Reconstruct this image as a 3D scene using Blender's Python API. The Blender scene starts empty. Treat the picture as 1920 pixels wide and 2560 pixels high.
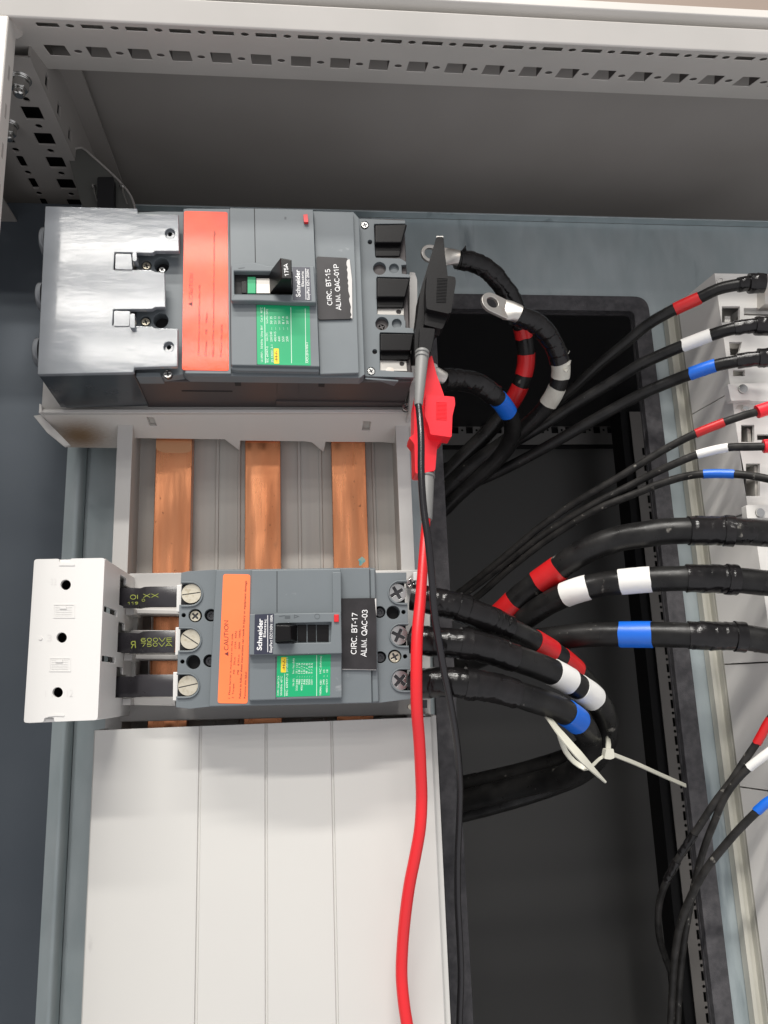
import bpy, bmesh, math, random
from mathutils import Vector, Matrix, noise
from mathutils.geometry import delaunay_2d_cdt
random.seed(7)
scene = bpy.context.scene
C = scene.collection
MM = 0.001
# ---------------------------------------------------------------- camera (all lengths below in millimetres)
F, PITCH, YAW, ROLL, D = 1941.9, .2205, .1035, -.0359, 443.8
_f = Vector((math.sin(YAW)*math.cos(PITCH), math.cos(YAW)*math.cos(PITCH), math.sin(PITCH)))
_r = Vector((math.cos(YAW), -math.sin(YAW), 0)); _u = _r.cross(_f)
RT = _r*math.cos(ROLL)+_u*math.sin(ROLL); UP = -_r*math.sin(ROLL)+_u*math.cos(ROLL); FW = _f
EYE = Vector((0, -D, 0))
cam_d = bpy.data.cameras.new('camera'); cam = bpy.data.objects.new('camera', cam_d); C.objects.link(cam)
m = Matrix((RT, UP, -FW)).transposed().to_4x4(); m.translation = EYE*MM
cam.matrix_world = m
cam_d.sensor_fit = 'HORIZONTAL'; cam_d.sensor_width = 36; cam_d.lens = F/1920*36
cam_d.clip_start = .01; cam_d.clip_end = 60
cam_d.dof.use_dof = False
scene.camera = cam
# ---------------------------------------------------------------- room light
world = bpy.data.worlds.new('World'); scene.world = world; world.use_nodes = True
bg = world.node_tree.nodes['Background']; bg.inputs[0].default_value = (.96, .95, .98, 1); bg.inputs[1].default_value = .55
_w = world.node_tree; _tc = _w.nodes.new('ShaderNodeTexCoord'); _sx = _w.nodes.new('ShaderNodeSeparateXYZ'); _mr = _w.nodes.new('ShaderNodeMapRange')
_w.links.new(_tc.outputs['Generated'], _sx.inputs[0]); _w.links.new(_sx.outputs['Z'], _mr.inputs[0])      # pale floor below, dimmer ceiling above
_mr.inputs[1].default_value = -.5; _mr.inputs[2].default_value = .5; _mr.inputs[3].default_value = .98; _mr.inputs[4].default_value = .36
_w.links.new(_mr.outputs[0], bg.inputs[1])
def lamp(name, loc, size, size_y, power, rot=(0, 0, 0), col=(1.0, .965, .91)):
    l = bpy.data.lights.new(name, 'AREA'); l.shape = 'RECTANGLE'; l.size = size; l.size_y = size_y; l.energy = power; l.color = col
    o = bpy.data.objects.new(name, l); C.objects.link(o); o.location = loc; o.rotation_euler = rot
    return o
lamp('fill_lamp', (-.40, -2.10, 2.40), 1.8, .10, 70, (math.radians(35), 0, 0))
lamp('fill_lamp', (-.42, -1.25, 2.38), 1.8, .09, 64, (math.radians(20), 0, 0))
for _y in (-2.45, -2.95, -3.45): lamp('fill_lamp', (-.50, _y, 1.75), 1.3, .09, 8.5, (math.radians(50), 0, 0))  # fill tubes added to lift the plate and streak the shield
scene.view_settings.view_transform = 'Standard'; scene.view_settings.look = 'None'
scene.view_settings.gamma = 1; scene.view_settings.exposure = -.14; scene.view_settings.use_curve_mapping = False
scene.render.engine = 'CYCLES'
scene.render.resolution_x, scene.render.resolution_y = 768, 1024
# ---------------------------------------------------------------- geometry helpers
def ray(px, py): return FW*F + RT*(px-960) + UP*(1280-py)
def P(px, py, Y):
    d = ray(px, py); return EYE + d*((Y+D)/d.y)
def PZ(px, py, Z):
    d = ray(px, py); return EYE + d*(Z/d.z)
def PPL(px, py, p0, n):
    d = ray(px, py); return EYE + d*((p0-EYE).dot(n)/d.dot(n))
def proj(v):
    w = v-EYE; z = w.dot(FW); return (960+F*w.dot(RT)/z, 1280-F*w.dot(UP)/z)
def V(x, y, z): return Vector((x, y, z))
def root_of(o):
    while o.parent: o = o.parent
    return o
def obj(name, bm, mat, parent=None, bevel=0, sharp=35, seg=2, smooth=True):
    bmesh.ops.remove_doubles(bm, verts=bm.verts, dist=.002)
    bmesh.ops.delete(bm, geom=[v for v in bm.verts if not v.link_faces], context='VERTS')
    bmesh.ops.recalc_face_normals(bm, faces=bm.faces)
    me = bpy.data.meshes.new(name)
    if parent: org = root_of(parent).location.copy()
    else:
        xs = [v.co for v in bm.verts]
        org = V(sum(v.x for v in xs)/len(xs), max(v.y for v in xs), min(v.z for v in xs))*MM
    for v in bm.verts: v.co = v.co*MM - org
    bm.to_mesh(me); bm.free()
    if smooth:
        for p in me.polygons: p.use_smooth = True
        me.set_sharp_from_angle(angle=math.radians(sharp))
    ms = mat if isinstance(mat, (list, tuple)) else [mat]
    for a in ms: me.materials.append(a)
    o = bpy.data.objects.new(name, me); C.objects.link(o)
    if parent: o.parent = parent
    else: o.location = org
    if bevel:
        b = o.modifiers.new('bevel', 'BEVEL'); b.width = bevel*MM; b.segments = seg if bevel < 1.3 else 4; b.limit_method = 'ANGLE'; b.angle_limit = math.radians(40)
        b.harden_normals = True
    return o
def tag(o, label=None, cat=None, group=None, kind=None):
    if label: o['label'] = label
    if cat: o['category'] = cat
    if group: o['group'] = group
    if kind: o['kind'] = kind
    return o
def thing(name, loc, label, cat, group=None):
    o = bpy.data.objects.new(name, None); C.objects.link(o); o.location = loc*MM; o.empty_display_size = .01
    return tag(o, label, cat, group)
def B(): return bmesh.new()
def inside(p, poly):
    c = False; n = len(poly)
    for i in range(n):
        a, b = poly[i-1], poly[i]
        if (a[1] > p[1]) != (b[1] > p[1]) and p[0] < (b[0]-a[0])*(p[1]-a[1])/(b[1]-a[1])+a[0]: c = not c
    return c
def plate3(bm, loops, off):
    """flat sheet with holes: loops[0] outer, the rest holes, thickness vector off"""
    loops = [[Vector(p) for p in l] for l in loops]
    o = loops[0]; nn = Vector((0, 0, 0))
    for i in range(len(o)): nn += (o[i-1]-o[0]).cross(o[i]-o[0])
    nn.normalize(); ea = nn.orthogonal().normalized(); eb = nn.cross(ea); og = o[0].copy()
    L2 = [[Vector(((p-og).dot(ea), (p-og).dot(eb))) for p in l] for l in loops]
    vs, es = [], []
    for l in L2:
        i0 = len(vs); vs += l; es += [(i0+k, i0+(k+1) % len(l)) for k in range(len(l))]
    ov, oe, of, _, _, _ = delaunay_2d_cdt(vs, es, [], 0, 1e-6)
    a = [bm.verts.new(og+ea*v.x+eb*v.y) for v in ov]; b = [bm.verts.new(og+ea*v.x+eb*v.y+off) for v in ov]
    for f in of:
        c = sum((ov[i] for i in f), Vector((0, 0)))/len(f)
        if not inside(c, L2[0]) or any(inside(c, h) for h in L2[1:]): continue
        bm.faces.new([a[i] for i in f]); bm.faces.new([b[i] for i in reversed(f)])
    for l in loops:
        l3 = [bm.verts.new(p) for p in l]; l4 = [bm.verts.new(p+off) for p in l]; n = len(l)
        for k in range(n): bm.faces.new((l3[k], l3[(k+1) % n], l4[(k+1) % n], l4[k]))
    return bm
def ngon_prism(bm, pts, off):
    a = [bm.verts.new(p) for p in pts]; b = [bm.verts.new(p+off) for p in pts]
    n = len(pts)
    bm.faces.new(a); bm.faces.new(list(reversed(b)))
    for k in range(n): bm.faces.new((a[k], b[k], b[(k+1) % n], a[(k+1) % n]))
    return bm
def box(bm, x0, x1, y0, y1, z0, z1):
    return ngon_prism(bm, [V(x0, y0, z0), V(x1, y0, z0), V(x1, y0, z1), V(x0, y0, z1)], V(0, y1-y0, 0))
def sheet(bm, pts, Y, back, holes=()):
    """outline in photo pixels standing at depth Y, extruded straight back to depth back"""
    return plate3(bm, [[P(x, y, Y) for x, y in pts]]+[[P(x, y, Y) for x, y in h] for h in holes], V(0, back-Y, 0))
def rect(x0, y0, x1, y1): return [(x0, y0), (x1, y0), (x1, y1), (x0, y1)]
def circ(x, y, r, n=24, ry=None):
    ry = ry or r
    return [(x+r*math.cos(2*math.pi*k/n), y+ry*math.sin(2*math.pi*k/n)) for k in range(n)]
def rnd(pts, r, n=4):
    out = []; N = len(pts)
    for i in range(N):
        p0, p1, p2 = Vector(pts[i-1]), Vector(pts[i]), Vector(pts[(i+1) % N])
        d0 = (p0-p1); d2 = (p2-p1); rr = min(r, d0.length*.45, d2.length*.45)
        a = p1+d0.normalized()*rr; b = p1+d2.normalized()*rr
        for k in range(n+1):
            t = k/n; out.append(tuple(a*(1-t)**2+p1*2*t*(1-t)+b*t*t))
    return out
def hull(bm, pts):
    vs = [bm.verts.new(p) for p in pts]
    bmesh.ops.convex_hull(bm, input=vs); return bm
def lathe(bm, c, axis, prof, n=28):
    axis = axis.normalized(); t = axis.orthogonal().normalized(); s = axis.cross(t)
    rings = []
    for (r, h) in prof:
        rings.append([bm.verts.new(c+axis*h+(t*math.cos(2*math.pi*k/n)+s*math.sin(2*math.pi*k/n))*max(r, .01)) for k in range(n)])
    for a, b in zip(rings, rings[1:]):
        for k in range(n): bm.faces.new((a[k], a[(k+1) % n], b[(k+1) % n], b[k]))
    bm.faces.new(rings[0]); bm.faces.new(list(reversed(rings[-1])))
    return bm
def spline(pts, step=2.5):
    """pts: 3D vectors -> evenly dense Catmull-Rom samples"""
    p = [pts[0]*2-pts[1]]+list(pts)+[pts[-1]*2-pts[-2]]
    out = []
    for i in range(1, len(p)-2):
        a, b, c, d = p[i-1], p[i], p[i+1], p[i+2]
        t0 = 0; t1 = t0+max((b-a).length, 1e-3)**.5; t2 = t1+max((c-b).length, 1e-3)**.5; t3 = t2+max((d-c).length, 1e-3)**.5
        n = max(2, int((c-b).length/step))
        for k in range(n):
            t = t1+(t2-t1)*k/n
            A1 = a*((t1-t)/(t1-t0))+b*((t-t0)/(t1-t0)); A2 = b*((t2-t)/(t2-t1))+c*((t-t1)/(t2-t1)); A3 = c*((t3-t)/(t3-t2))+d*((t-t2)/(t3-t2))
            B1 = A1*((t2-t)/(t2-t0))+A2*((t-t0)/(t2-t0)); B2 = A2*((t3-t)/(t3-t1))+A3*((t-t1)/(t3-t1))
            out.append(B1*((t2-t)/(t2-t1))+B2*((t-t1)/(t2-t1)))
    out.append(pts[-1].copy()); return out
def tube(bm, S, rad, seg=22, flat=None, rag=0):
    """rad(i, s) radius at sample i / arc length s; flat(i,s)-> (width factor, thickness factor)"""
    T = [(S[min(i+1, len(S)-1)]-S[max(i-1, 0)]).normalized() for i in range(len(S))]
    n = T[0].cross(V(0, 1, 0))
    if n.length < .1: n = T[0].cross(V(1, 0, 0))
    n.normalize(); s = 0; rings = []
    for i, p in enumerate(S):
        if i: s += (S[i]-S[i-1]).length
        n = (n-T[i]*n.dot(T[i])).normalized(); b = T[i].cross(n)
        r = rad(i, s) if callable(rad) else rad
        fw, ft = flat(i, s) if flat else (1, 1)
        ring = []
        for k in range(seg):
            a = 2*math.pi*k/seg
            rr = r(a) if callable(r) else r
            ring.append(bm.verts.new(p+n*(math.cos(a)*rr*fw)+b*(math.sin(a)*rr*ft)))
        rings.append(ring)
    if rag:
        for e, q in ((0, 0), (-1, 5.1)):
            for k, v in enumerate(rings[e]):
                a = 2*math.pi*k/seg; v.co += T[e]*rag*(noise.noise(Vector((math.cos(a)*1.1+q+S[0].x, math.sin(a)*1.1, q)))+.8*(a/6.28-.5))
    for a, b in zip(rings, rings[1:]):
        for k in range(seg): bm.faces.new((a[k], a[(k+1) % seg], b[(k+1) % seg], b[k]))
    bm.faces.new(rings[0]); bm.faces.new(list(reversed(rings[-1])))
    return bm
_tc = {}
def text_mesh(s, bold=0):
    if (s, bold) in _tc: return _tc[(s, bold)]
    cu = bpy.data.curves.new('t', 'FONT'); cu.body = s; cu.resolution_u = 3; cu.offset = bold
    o = bpy.data.objects.new('t', cu); me = bpy.data.meshes.new_from_object(o)
    vs = [v.co.copy() for v in me.vertices]; fs = [list(p.vertices) for p in me.polygons]
    bpy.data.objects.remove(o); bpy.data.curves.remove(cu); bpy.data.meshes.remove(me)
    _tc[(s, bold)] = (vs, fs); return vs, fs
def text(bm, s, a, b, cap, Y, bold=0.0, fn=None):
    """write s with its baseline from photo pixel a to b, capitals cap px high, on the plane at depth Y"""
    vs, fs = text_mesh(s, bold)
    if not vs: return bm
    u0 = min(v.x for v in vs); u1 = max(v.x for v in vs)
    a = Vector(a); b = Vector(b); d = (b-a); L = d.length; d.normalize(); up = Vector((d.y, -d.x))
    k = L/(u1-u0); kc = cap/.70
    out = []
    for v in vs:
        q = a+d*((v.x-u0)*k)+up*(v.y*kc)
        out.append(bm.verts.new(fn(q.x, q.y) if fn else P(q.x, q.y, Y)))
    for f in fs:
        try: bm.faces.new([out[i] for i in f])
        except ValueError: pass
    return bm
def _arc(cx, cy, rx, ry, a0, a1, n=12): return [(cx+rx*math.cos(math.radians(a0+(a1-a0)*k/n)), cy+ry*math.sin(math.radians(a0+(a1-a0)*k/n))) for k in range(n+1)]
GL = {'C': (.72, [_arc(.40, .5, .33, .44, 48, 312, 20)]), 'I': (.28, [[(.14, .06), (.14, .94)]]), 'R': (.74, [[(.12, 0), (.12, .94), (.42, .94)]+_arc(.42, .715, .21, .225, 90, -90, 10)+[(.12, .49)], [(.42, .49), (.66, 0)]]),
      'B': (.70, [[(.12, .5), (.12, .94), (.40, .94)]+_arc(.40, .73, .19, .21, 90, -90, 10)+[(.12, .52)], [(.12, .52), (.12, .06), (.42, .06)]+_arc(.42, .28, .22, .22, -90, 90, 10)]), 'T': (.64, [[(.02, .94), (.62, .94)], [(.32, .94), (.32, 0)]]),
      'A': (.72, [[(.03, 0), (.36, .98), (.69, 0)], [(.15, .30), (.57, .30)]]), 'L': (.60, [[(.12, 1), (.12, .06), (.56, .06)]]), 'M': (.86, [[(.12, 0), (.12, .94), (.43, .12), (.74, .94), (.74, 0)]]),
      'Q': (.80, [_arc(.40, .5, .33, .44, 0, 360, 26), [(.46, .26), (.74, -.04)]]), 'O': (.80, [_arc(.40, .5, .33, .44, 0, 360, 26)]), 'P': (.70, [[(.12, 0), (.12, .94), (.42, .94)]+_arc(.42, .69, .23, .25, 90, -90, 10)+[(.12, .44)]]),
      'U': (.74, [[(.12, 1), (.12, .34)]+_arc(.37, .34, .25, .28, 180, 360, 12)+[(.62, 1)]]), 'N': (.76, [[(.12, 0), (.12, .94), (.64, .06), (.64, 1)]]), 'V': (.70, [[(.03, 1), (.35, .04), (.67, 1)]]), 'E': (.66, [[(.60, .94), (.12, .94), (.12, .06), (.62, .06)], [(.12, .51), (.56, .51)]]),
      'X': (.70, [[(.04, 0), (.64, 1)], [(.04, 1), (.64, 0)]]), '0': (.60, [_arc(.29, .5, .21, .44, 0, 360, 22)]), '1': (.60, [[(.08, .70), (.34, .95), (.34, 0)]]), '3': (.60, [_arc(.28, .72, .20, .22, 160, -80, 12)+_arc(.28, .28, .23, .23, 80, -160, 14)]),
      '5': (.60, [[(.52, .94), (.15, .94), (.10, .48)]+_arc(.28, .32, .23, .27, 128, -155, 16)]), '7': (.60, [[(.06, .93), (.52, .93), (.22, 0)]]), '6': (.60, [[(.48, .80)]+_arc(.30, .50, .23, .44, 62, 180, 8)+_arc(.30, .30, .22, .24, 180, -180, 18)]),
      '9': (.60, [_arc(.30, .68, .22, .25, -180, 180, 18)[::-1]+[(.52, .5), (.40, .06), (.12, .10)]]), '.': (.30, [[(.13, .0), (.13, .13)]]), '-': (.38, [[(.05, .38), (.33, .38)]]), ' ': (.32, []), 'Я': (.74, [[(.62, 0), (.62, .94), (.32, .94)]+_arc(.32, .715, .21, .225, 90, 270, 10)+[(.62, .49)], [(.32, .49), (.08, 0)]])}
def label(bm, s, a, b, cap, Y, w=.135):
    """plain sans capitals drawn as mitred strokes; baseline from photo pixel a to b"""
    tot = sum(GL[c][0] for c in s); a = Vector(a); b = Vector(b); d = b-a; L = d.length; d.normalize(); up = Vector((d.y, -d.x)); ku = L/tot; x = 0; q = 0
    for c in s:
        wd, st = GL[c]
        for l in st:
            q += 1; pts = [Vector(((x+p[0])*ku, p[1]*cap)) for p in l]; closed = (pts[0]-pts[-1]).length < 1e-6
            if closed: pts = pts[:-1]
            n = len(pts); hw = w*cap/2; L_, R_ = [], []
            for i in range(n):
                p0 = pts[i-1] if (i or closed) else None; p1 = pts[(i+1) % n] if (i < n-1 or closed) else None
                t0 = (pts[i]-p0).normalized() if p0 is not None else None; t1 = (p1-pts[i]).normalized() if p1 is not None else None
                t0 = t0 or t1; t1 = t1 or t0; m = (t0+t1).normalized(); nn = Vector((-m.y, m.x)); k = hw/max(.55, abs(nn.dot(Vector((-t0.y, t0.x)))))
                L_.append(pts[i]+nn*k); R_.append(pts[i]-nn*k)
            f = lambda v: bm.verts.new(P(*(a+d*v.x+up*v.y), Y-.012*(q % 3)))
            L_ = [f(v) for v in L_]; R_ = [f(v) for v in R_]
            for i in range(n if closed else n-1): bm.faces.new((L_[i], L_[(i+1) % n], R_[(i+1) % n], R_[i]))
        x += wd
    return bm
# ---------------------------------------------------------------- materials
def nd(nt, t, **kw):
    n = nt.nodes.new(t)
    for k, v in kw.items(): setattr(n, k, v)
    return n
def mat(name, col, rough=.5, metal=0, col2=None, nscale=60, stretch=(1, 1, 1), lo=.35, hi=.7, bump=0, bscale=400, bstretch=(1, 1, 1),
        coat=0, rvar=0, spec=.5, spots=None, detail=4, trans=0):
    m = bpy.data.materials.new(name); m.use_nodes = True; nt = m.node_tree; p = nt.nodes['Principled BSDF']
    p.inputs['Base Color'].default_value = (*col, 1); p.inputs['Roughness'].default_value = rough; p.inputs['Metallic'].default_value = metal
    p.inputs['Coat Weight'].default_value = coat; p.inputs['Coat Roughness'].default_value = .08; p.inputs['Specular IOR Level'].default_value = spec
    p.inputs['Transmission Weight'].default_value = trans
    tc = nd(nt, 'ShaderNodeTexCoord'); L = nt.links
    oi = nd(nt, 'ShaderNodeObjectInfo'); vof = nd(nt, 'ShaderNodeVectorMath', operation='ADD'); L.new(tc.outputs['Object'], vof.inputs[0])
    ml = nd(nt, 'ShaderNodeMath', operation='MULTIPLY'); ml.inputs[1].default_value = 7.3; L.new(oi.outputs['Random'], ml.inputs[0]); L.new(ml.outputs[0], vof.inputs[1])
    def tex(scale, st, det=detail):
        mp = nd(nt, 'ShaderNodeMapping'); mp.inputs['Scale'].default_value = st; L.new(vof.outputs[0], mp.inputs[0])
        n = nd(nt, 'ShaderNodeTexNoise'); n.inputs['Scale'].default_value = scale; n.inputs['Detail'].default_value = det; L.new(mp.outputs[0], n.inputs['Vector'])
        return n
    last = None
    if col2:
        n = tex(nscale, stretch); r = nd(nt, 'ShaderNodeMapRange'); r.inputs[1].default_value = lo; r.inputs[2].default_value = hi
        L.new(n.outputs[0], r.inputs[0])
        mx = nd(nt, 'ShaderNodeMix', data_type='RGBA'); mx.inputs[6].default_value = (*col, 1); mx.inputs[7].default_value = (*col2, 1)
        L.new(r.outputs[0], mx.inputs[0]); last = mx.outputs[2]
    for sp in (spots or []):      # (colour, scale, threshold, stretch)
        n = tex(sp[1], sp[3] if len(sp) > 3 else (1, 1, 1), 6); r = nd(nt, 'ShaderNodeMapRange')
        r.inputs[1].default_value = sp[2]; r.inputs[2].default_value = sp[2]+.06; L.new(n.outputs[0], r.inputs[0])
        mx = nd(nt, 'ShaderNodeMix', data_type='RGBA'); mx.inputs[6].default_value = (*col, 1)
        if last: L.new(last, mx.inputs[6])
        mx.inputs[7].default_value = (*sp[0], 1); L.new(r.outputs[0], mx.inputs[0]); last = mx.outputs[2]
    if last: L.new(last, p.inputs['Base Color'])
    if rvar:
        n = tex(nscale*1.7, stretch); r = nd(nt, 'ShaderNodeMapRange'); r.inputs[1].default_value = .3; r.inputs[2].default_value = .7
        r.inputs[3].default_value = max(0.02, rough-rvar); r.inputs[4].default_value = rough+rvar; L.new(n.outputs[0], r.inputs[0]); L.new(r.outputs[0], p.inputs['Roughness'])
    if bump:
        n = tex(bscale, bstretch, 3); b = nd(nt, 'ShaderNodeBump'); b.inputs['Strength'].default_value = 1; b.inputs['Distance'].default_value = bump*MM
        L.new(n.outputs[0], b.inputs['Height']); L.new(b.outputs[0], p.inputs['Normal'])
    return m
M = {}
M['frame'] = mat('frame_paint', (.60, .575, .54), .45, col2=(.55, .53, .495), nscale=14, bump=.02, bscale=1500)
M['frame_dark'] = mat('roof_and_shade_paint', (.36, .34, .32), .5, col2=(.33, .31, .29), nscale=10, bump=.02, bscale=1500)  # roof tone; on the depth rail it is frame paint with shade put in
M['roofd'] = mat('rail_inside_shade', (.10, .09, .085), .6)  # darkened frame paint, stands for the shade inside the rail
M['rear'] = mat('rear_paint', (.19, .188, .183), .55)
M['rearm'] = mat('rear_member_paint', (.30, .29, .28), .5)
M['reard'] = mat('rear_shade_paint', (.02, .02, .022), .5)  # near black, puts the darkness of the rear bay into the colour
M['black'] = mat('black_void_plastic', (.006, .006, .007), .6)
M['galv'] = mat('galvanised_steel', (.38, .44, .455), .42, .45, col2=(.45, .505, .52), nscale=60, stretch=(1, 1, .35), rvar=.08, bump=.03, bscale=900, spots=[((.21, .25, .27), 22, .64, (1, 1, .2))])
M['side'] = mat('shaded_zinc_steel', (.105, .122, .142), .42, .5, col2=(.088, .104, .124), nscale=9, rvar=.05)  # the shade on the plate's left part is put into this colour
M['foam'] = mat('black_foam_rubber', (.040, .039, .043), .8, col2=(.075, .072, .077), nscale=180, bump=.25, bscale=1300, spots=[((.10, .10, .10), 420, .73)])
M['tray'] = mat('grey_plastic_tray', (.50, .48, .44), .5, col2=(.43, .415, .39), nscale=40, stretch=(3, 1, .1), bump=.01)
M['adapter'] = mat('light_grey_plastic', (.57, .555, .535), .45, bump=.015, bscale=1800)
M['white'] = mat('white_plastic', (.71, .70, .68), .42, bump=.02, bscale=1600)
M['cover'] = mat('cover_plastic', (.61, .60, .57), .5, col2=(.585, .575, .55), nscale=8, bump=.01, bscale=1600, spots=[((.50, .49, .47), 55, .715, (1, 1, .5)), ((.42, .40, .38), 600, .775)])
M['grey'] = mat('breaker_grey_plastic', (.150, .170, .182), .5, col2=(.134, .154, .166), nscale=30, bump=.03, bscale=2600, spots=[((.26, .275, .285), 90, .70, (.6, 1, 1)), ((.36, .37, .37), 700, .76)])
M['greyb'] = mat('breaker_case_plastic', (.060, .050, .050), .5, bump=.03, bscale=2000)
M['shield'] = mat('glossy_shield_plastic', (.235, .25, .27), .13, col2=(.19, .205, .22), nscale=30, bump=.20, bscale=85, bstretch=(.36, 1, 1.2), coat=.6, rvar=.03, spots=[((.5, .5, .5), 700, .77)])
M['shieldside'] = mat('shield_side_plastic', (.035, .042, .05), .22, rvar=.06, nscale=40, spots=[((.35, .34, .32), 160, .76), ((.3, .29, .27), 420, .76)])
M['orange'] = mat('orange_sticker_gloss', (.95, .06, .016), .24, spec=.35, col2=(.95, .10, .022), nscale=25, bump=.45, bscale=75, coat=.25)
M['orange2'] = mat('orange_sticker', (.98, .19, .055), .5, col2=(1, .22, .07), nscale=20)
M['ink'] = mat('dark_ink', (.16, .02, .02), .6)
M['green'] = mat('green_label', (.0, .36, .14), .45)
M['yellow'] = mat('yellow_patch', (.85, .62, .02), .5)
M['navy'] = mat('brand_plate', (.030, .033, .055), .35)
M['plateb'] = mat('black_label', (.016, .0145, .016), .45, spec=.35, col2=(.03, .027, .03), nscale=80)
M['torn'] = mat('torn_paper', (.62, .60, .58), .8)
M['wtext'] = mat('white_print', (.82, .82, .82), .6)
M['gtext'] = mat('green_white_print', (.62, .80, .68), .6)
M['red'] = mat('red_plastic', (.62, .015, .02), .4)
M['toggle'] = mat('black_toggle', (.006, .0055, .006), .34, spec=.22, bump=.02, bscale=1500)
M['hole'] = mat('dark_recess', (.010, .010, .011), .7)  # near black puts the shade of holes, slots and recesses into the colour
M['chrome'] = mat('plated_steel', (.66, .66, .64), .25, 1)
M['brass'] = mat('pale_plated_screw', (.80, .74, .60), .36, .9, col2=(.62, .55, .40), nscale=420, lo=.5, hi=.75, bump=.02, bscale=900)
M['dsteel'] = mat('dark_steel', (.10, .10, .105), .4, 1)
M['cable'] = mat('black_cable_rubber', (.007, .0068, .007), .34, spec=.28, col2=(.018, .0175, .017), nscale=70, rvar=.10, bump=.08, bscale=300, spots=[((.20, .19, .17), 85, .69), ((.12, .115, .11), 330, .72)])
M['cabled'] = mat('dusty_cable_rubber', (.012, .0115, .011), .5, spec=.25, col2=(.034, .032, .03), nscale=120, rvar=.1, bump=.1, bscale=420, spots=[((.20, .19, .17), 200, .66)])
M['tape'] = mat('black_vinyl_tape', (.006, .0057, .006), .20, spec=.36, col2=(.013, .0115, .012), nscale=70, rvar=.08, bump=.25, bscale=170)
M['tred'] = mat('red_tape', (.56, .012, .014), .36, bump=.06, bscale=260, col2=(.48, .012, .014), nscale=40)
M['twhite'] = mat('white_tape', (.80, .79, .76), .42, bump=.06, bscale=260)
M['tdirty'] = mat('dirty_white_tape', (.62, .61, .54), .45, col2=(.48, .46, .40), nscale=90, bump=.2, bscale=200)
M['tblue'] = mat('blue_tape', (.008, .13, .62), .34, bump=.06, bscale=260)
M['lug'] = mat('tinned_lug', (.56, .54, .51), .42, .85, col2=(.50, .42, .36), nscale=130, lo=.55, hi=.8, bump=.03, bscale=500)
M['clipk'] = mat('black_clip_plastic', (.008, .0075, .008), .42, spec=.22, bump=.04, bscale=900)
M['clipr'] = mat('red_clip_plastic', (.86, .015, .03), .42, bump=.04, bscale=900)
M['relief'] = mat('grey_rubber_relief', (.20, .20, .195), .5)
M['leadr'] = mat('red_silicone_lead', (.72, .016, .022), .38, bump=.02, bscale=900)
M['leadk'] = mat('black_silicone_lead', (.012, .011, .013), .26)
M['tabm'] = mat('dull_tin', (.50, .48, .45), .5, .5)
M['tie'] = mat('natural_nylon_tie', (.56, .55, .47), .4)
M['heat'] = mat('black_heatshrink', (.030, .028, .032), .30, rvar=.05, bump=.05, bscale=300)
M['htext'] = mat('yellow_green_print', (.30, .34, .05), .6)
M['block'] = mat('block_plastic', (.68, .665, .635), .5, bump=.02, bscale=1500)
M['plinth'] = mat('plinth_plastic', (.52, .51, .45), .5, col2=(.42, .41, .35), nscale=30, stretch=(1, 1, .2))
M['gusset'] = mat('grey_green_gusset', (.12, .122, .113), .35, .2)
M['wall'] = mat('beige_wall', (.50, .40, .33), .8, bump=.2, bscale=300)
# copper: long drawn streaks, brown tarnish, specks
def copper():
    m = mat('copper', (.88, .37, .18), .22, .97, col2=(.76, .28, .125), nscale=55, stretch=(1.6, 1, .16), lo=.36, hi=.74, rvar=.13, bump=.05, bscale=420, bstretch=(3, 1, .03),
            spots=[((.56, .24, .12), 30, .66, (1.4, 1, .6)), ((.20, .08, .04), 450, .69, (1, 1, .6))])
    return m
M['copper'] = copper()
# adapter with the burn mark of the photograph: a brown stain with a place of its own
def burnt():
    m = mat('light_grey_plastic_burnt', (.57, .545, .515), .45, bump=.015, bscale=1800)
    nt = m.node_tree; L = nt.links; p = nt.nodes['Principled BSDF']
    g = nd(nt, 'ShaderNodeNewGeometry'); s = nd(nt, 'ShaderNodeVectorMath', operation='SUBTRACT')
    c = P(197, 1090, 70); s.inputs[1].default_value = c*MM; L.new(g.outputs['Position'], s.inputs[0])
    v = nd(nt, 'ShaderNodeVectorMath', operation='MULTIPLY'); v.inputs[1].default_value = (1/.030, 1/.03, 1/.014); L.new(s.outputs[0], v.inputs[0])
    l = nd(nt, 'ShaderNodeVectorMath', operation='LENGTH'); L.new(v.outputs[0], l.inputs[0])
    n = nd(nt, 'ShaderNodeTexNoise'); n.inputs['Scale'].default_value = 90; n.inputs['Detail'].default_value = 5
    a = nd(nt, 'ShaderNodeMath', operation='MULTIPLY_ADD'); a.inputs[1].default_value = .35; L.new(n.outputs[0], a.inputs[0]); L.new(l.outputs['Value'], a.inputs[2])
    r = nd(nt, 'ShaderNodeMapRange'); r.interpolation_type = 'SMOOTHSTEP'; r.inputs[1].default_value = .25; r.inputs[2].default_value = 1.2; r.inputs[3].default_value = .93; r.inputs[4].default_value = 0; L.new(a.outputs[0], r.inputs[0])
    mx = nd(nt, 'ShaderNodeMix', data_type='RGBA'); mx.inputs[6].default_value = (.57, .545, .515, 1); mx.inputs[7].default_value = (.15, .075, .018, 1)
    L.new(r.outputs[0], mx.inputs[0]); L.new(mx.outputs[2], p.inputs['Base Color'])
    return m
M['burnt'] = burnt()

# ================================================================ THE CABINET
XP = -163.0                                             # inner face of the left post
cab = thing('cabinet_frame', V(-180, 60, -640), 'light grey painted steel cabinet frame with perforated rails around the open bay', 'cabinet')
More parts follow.
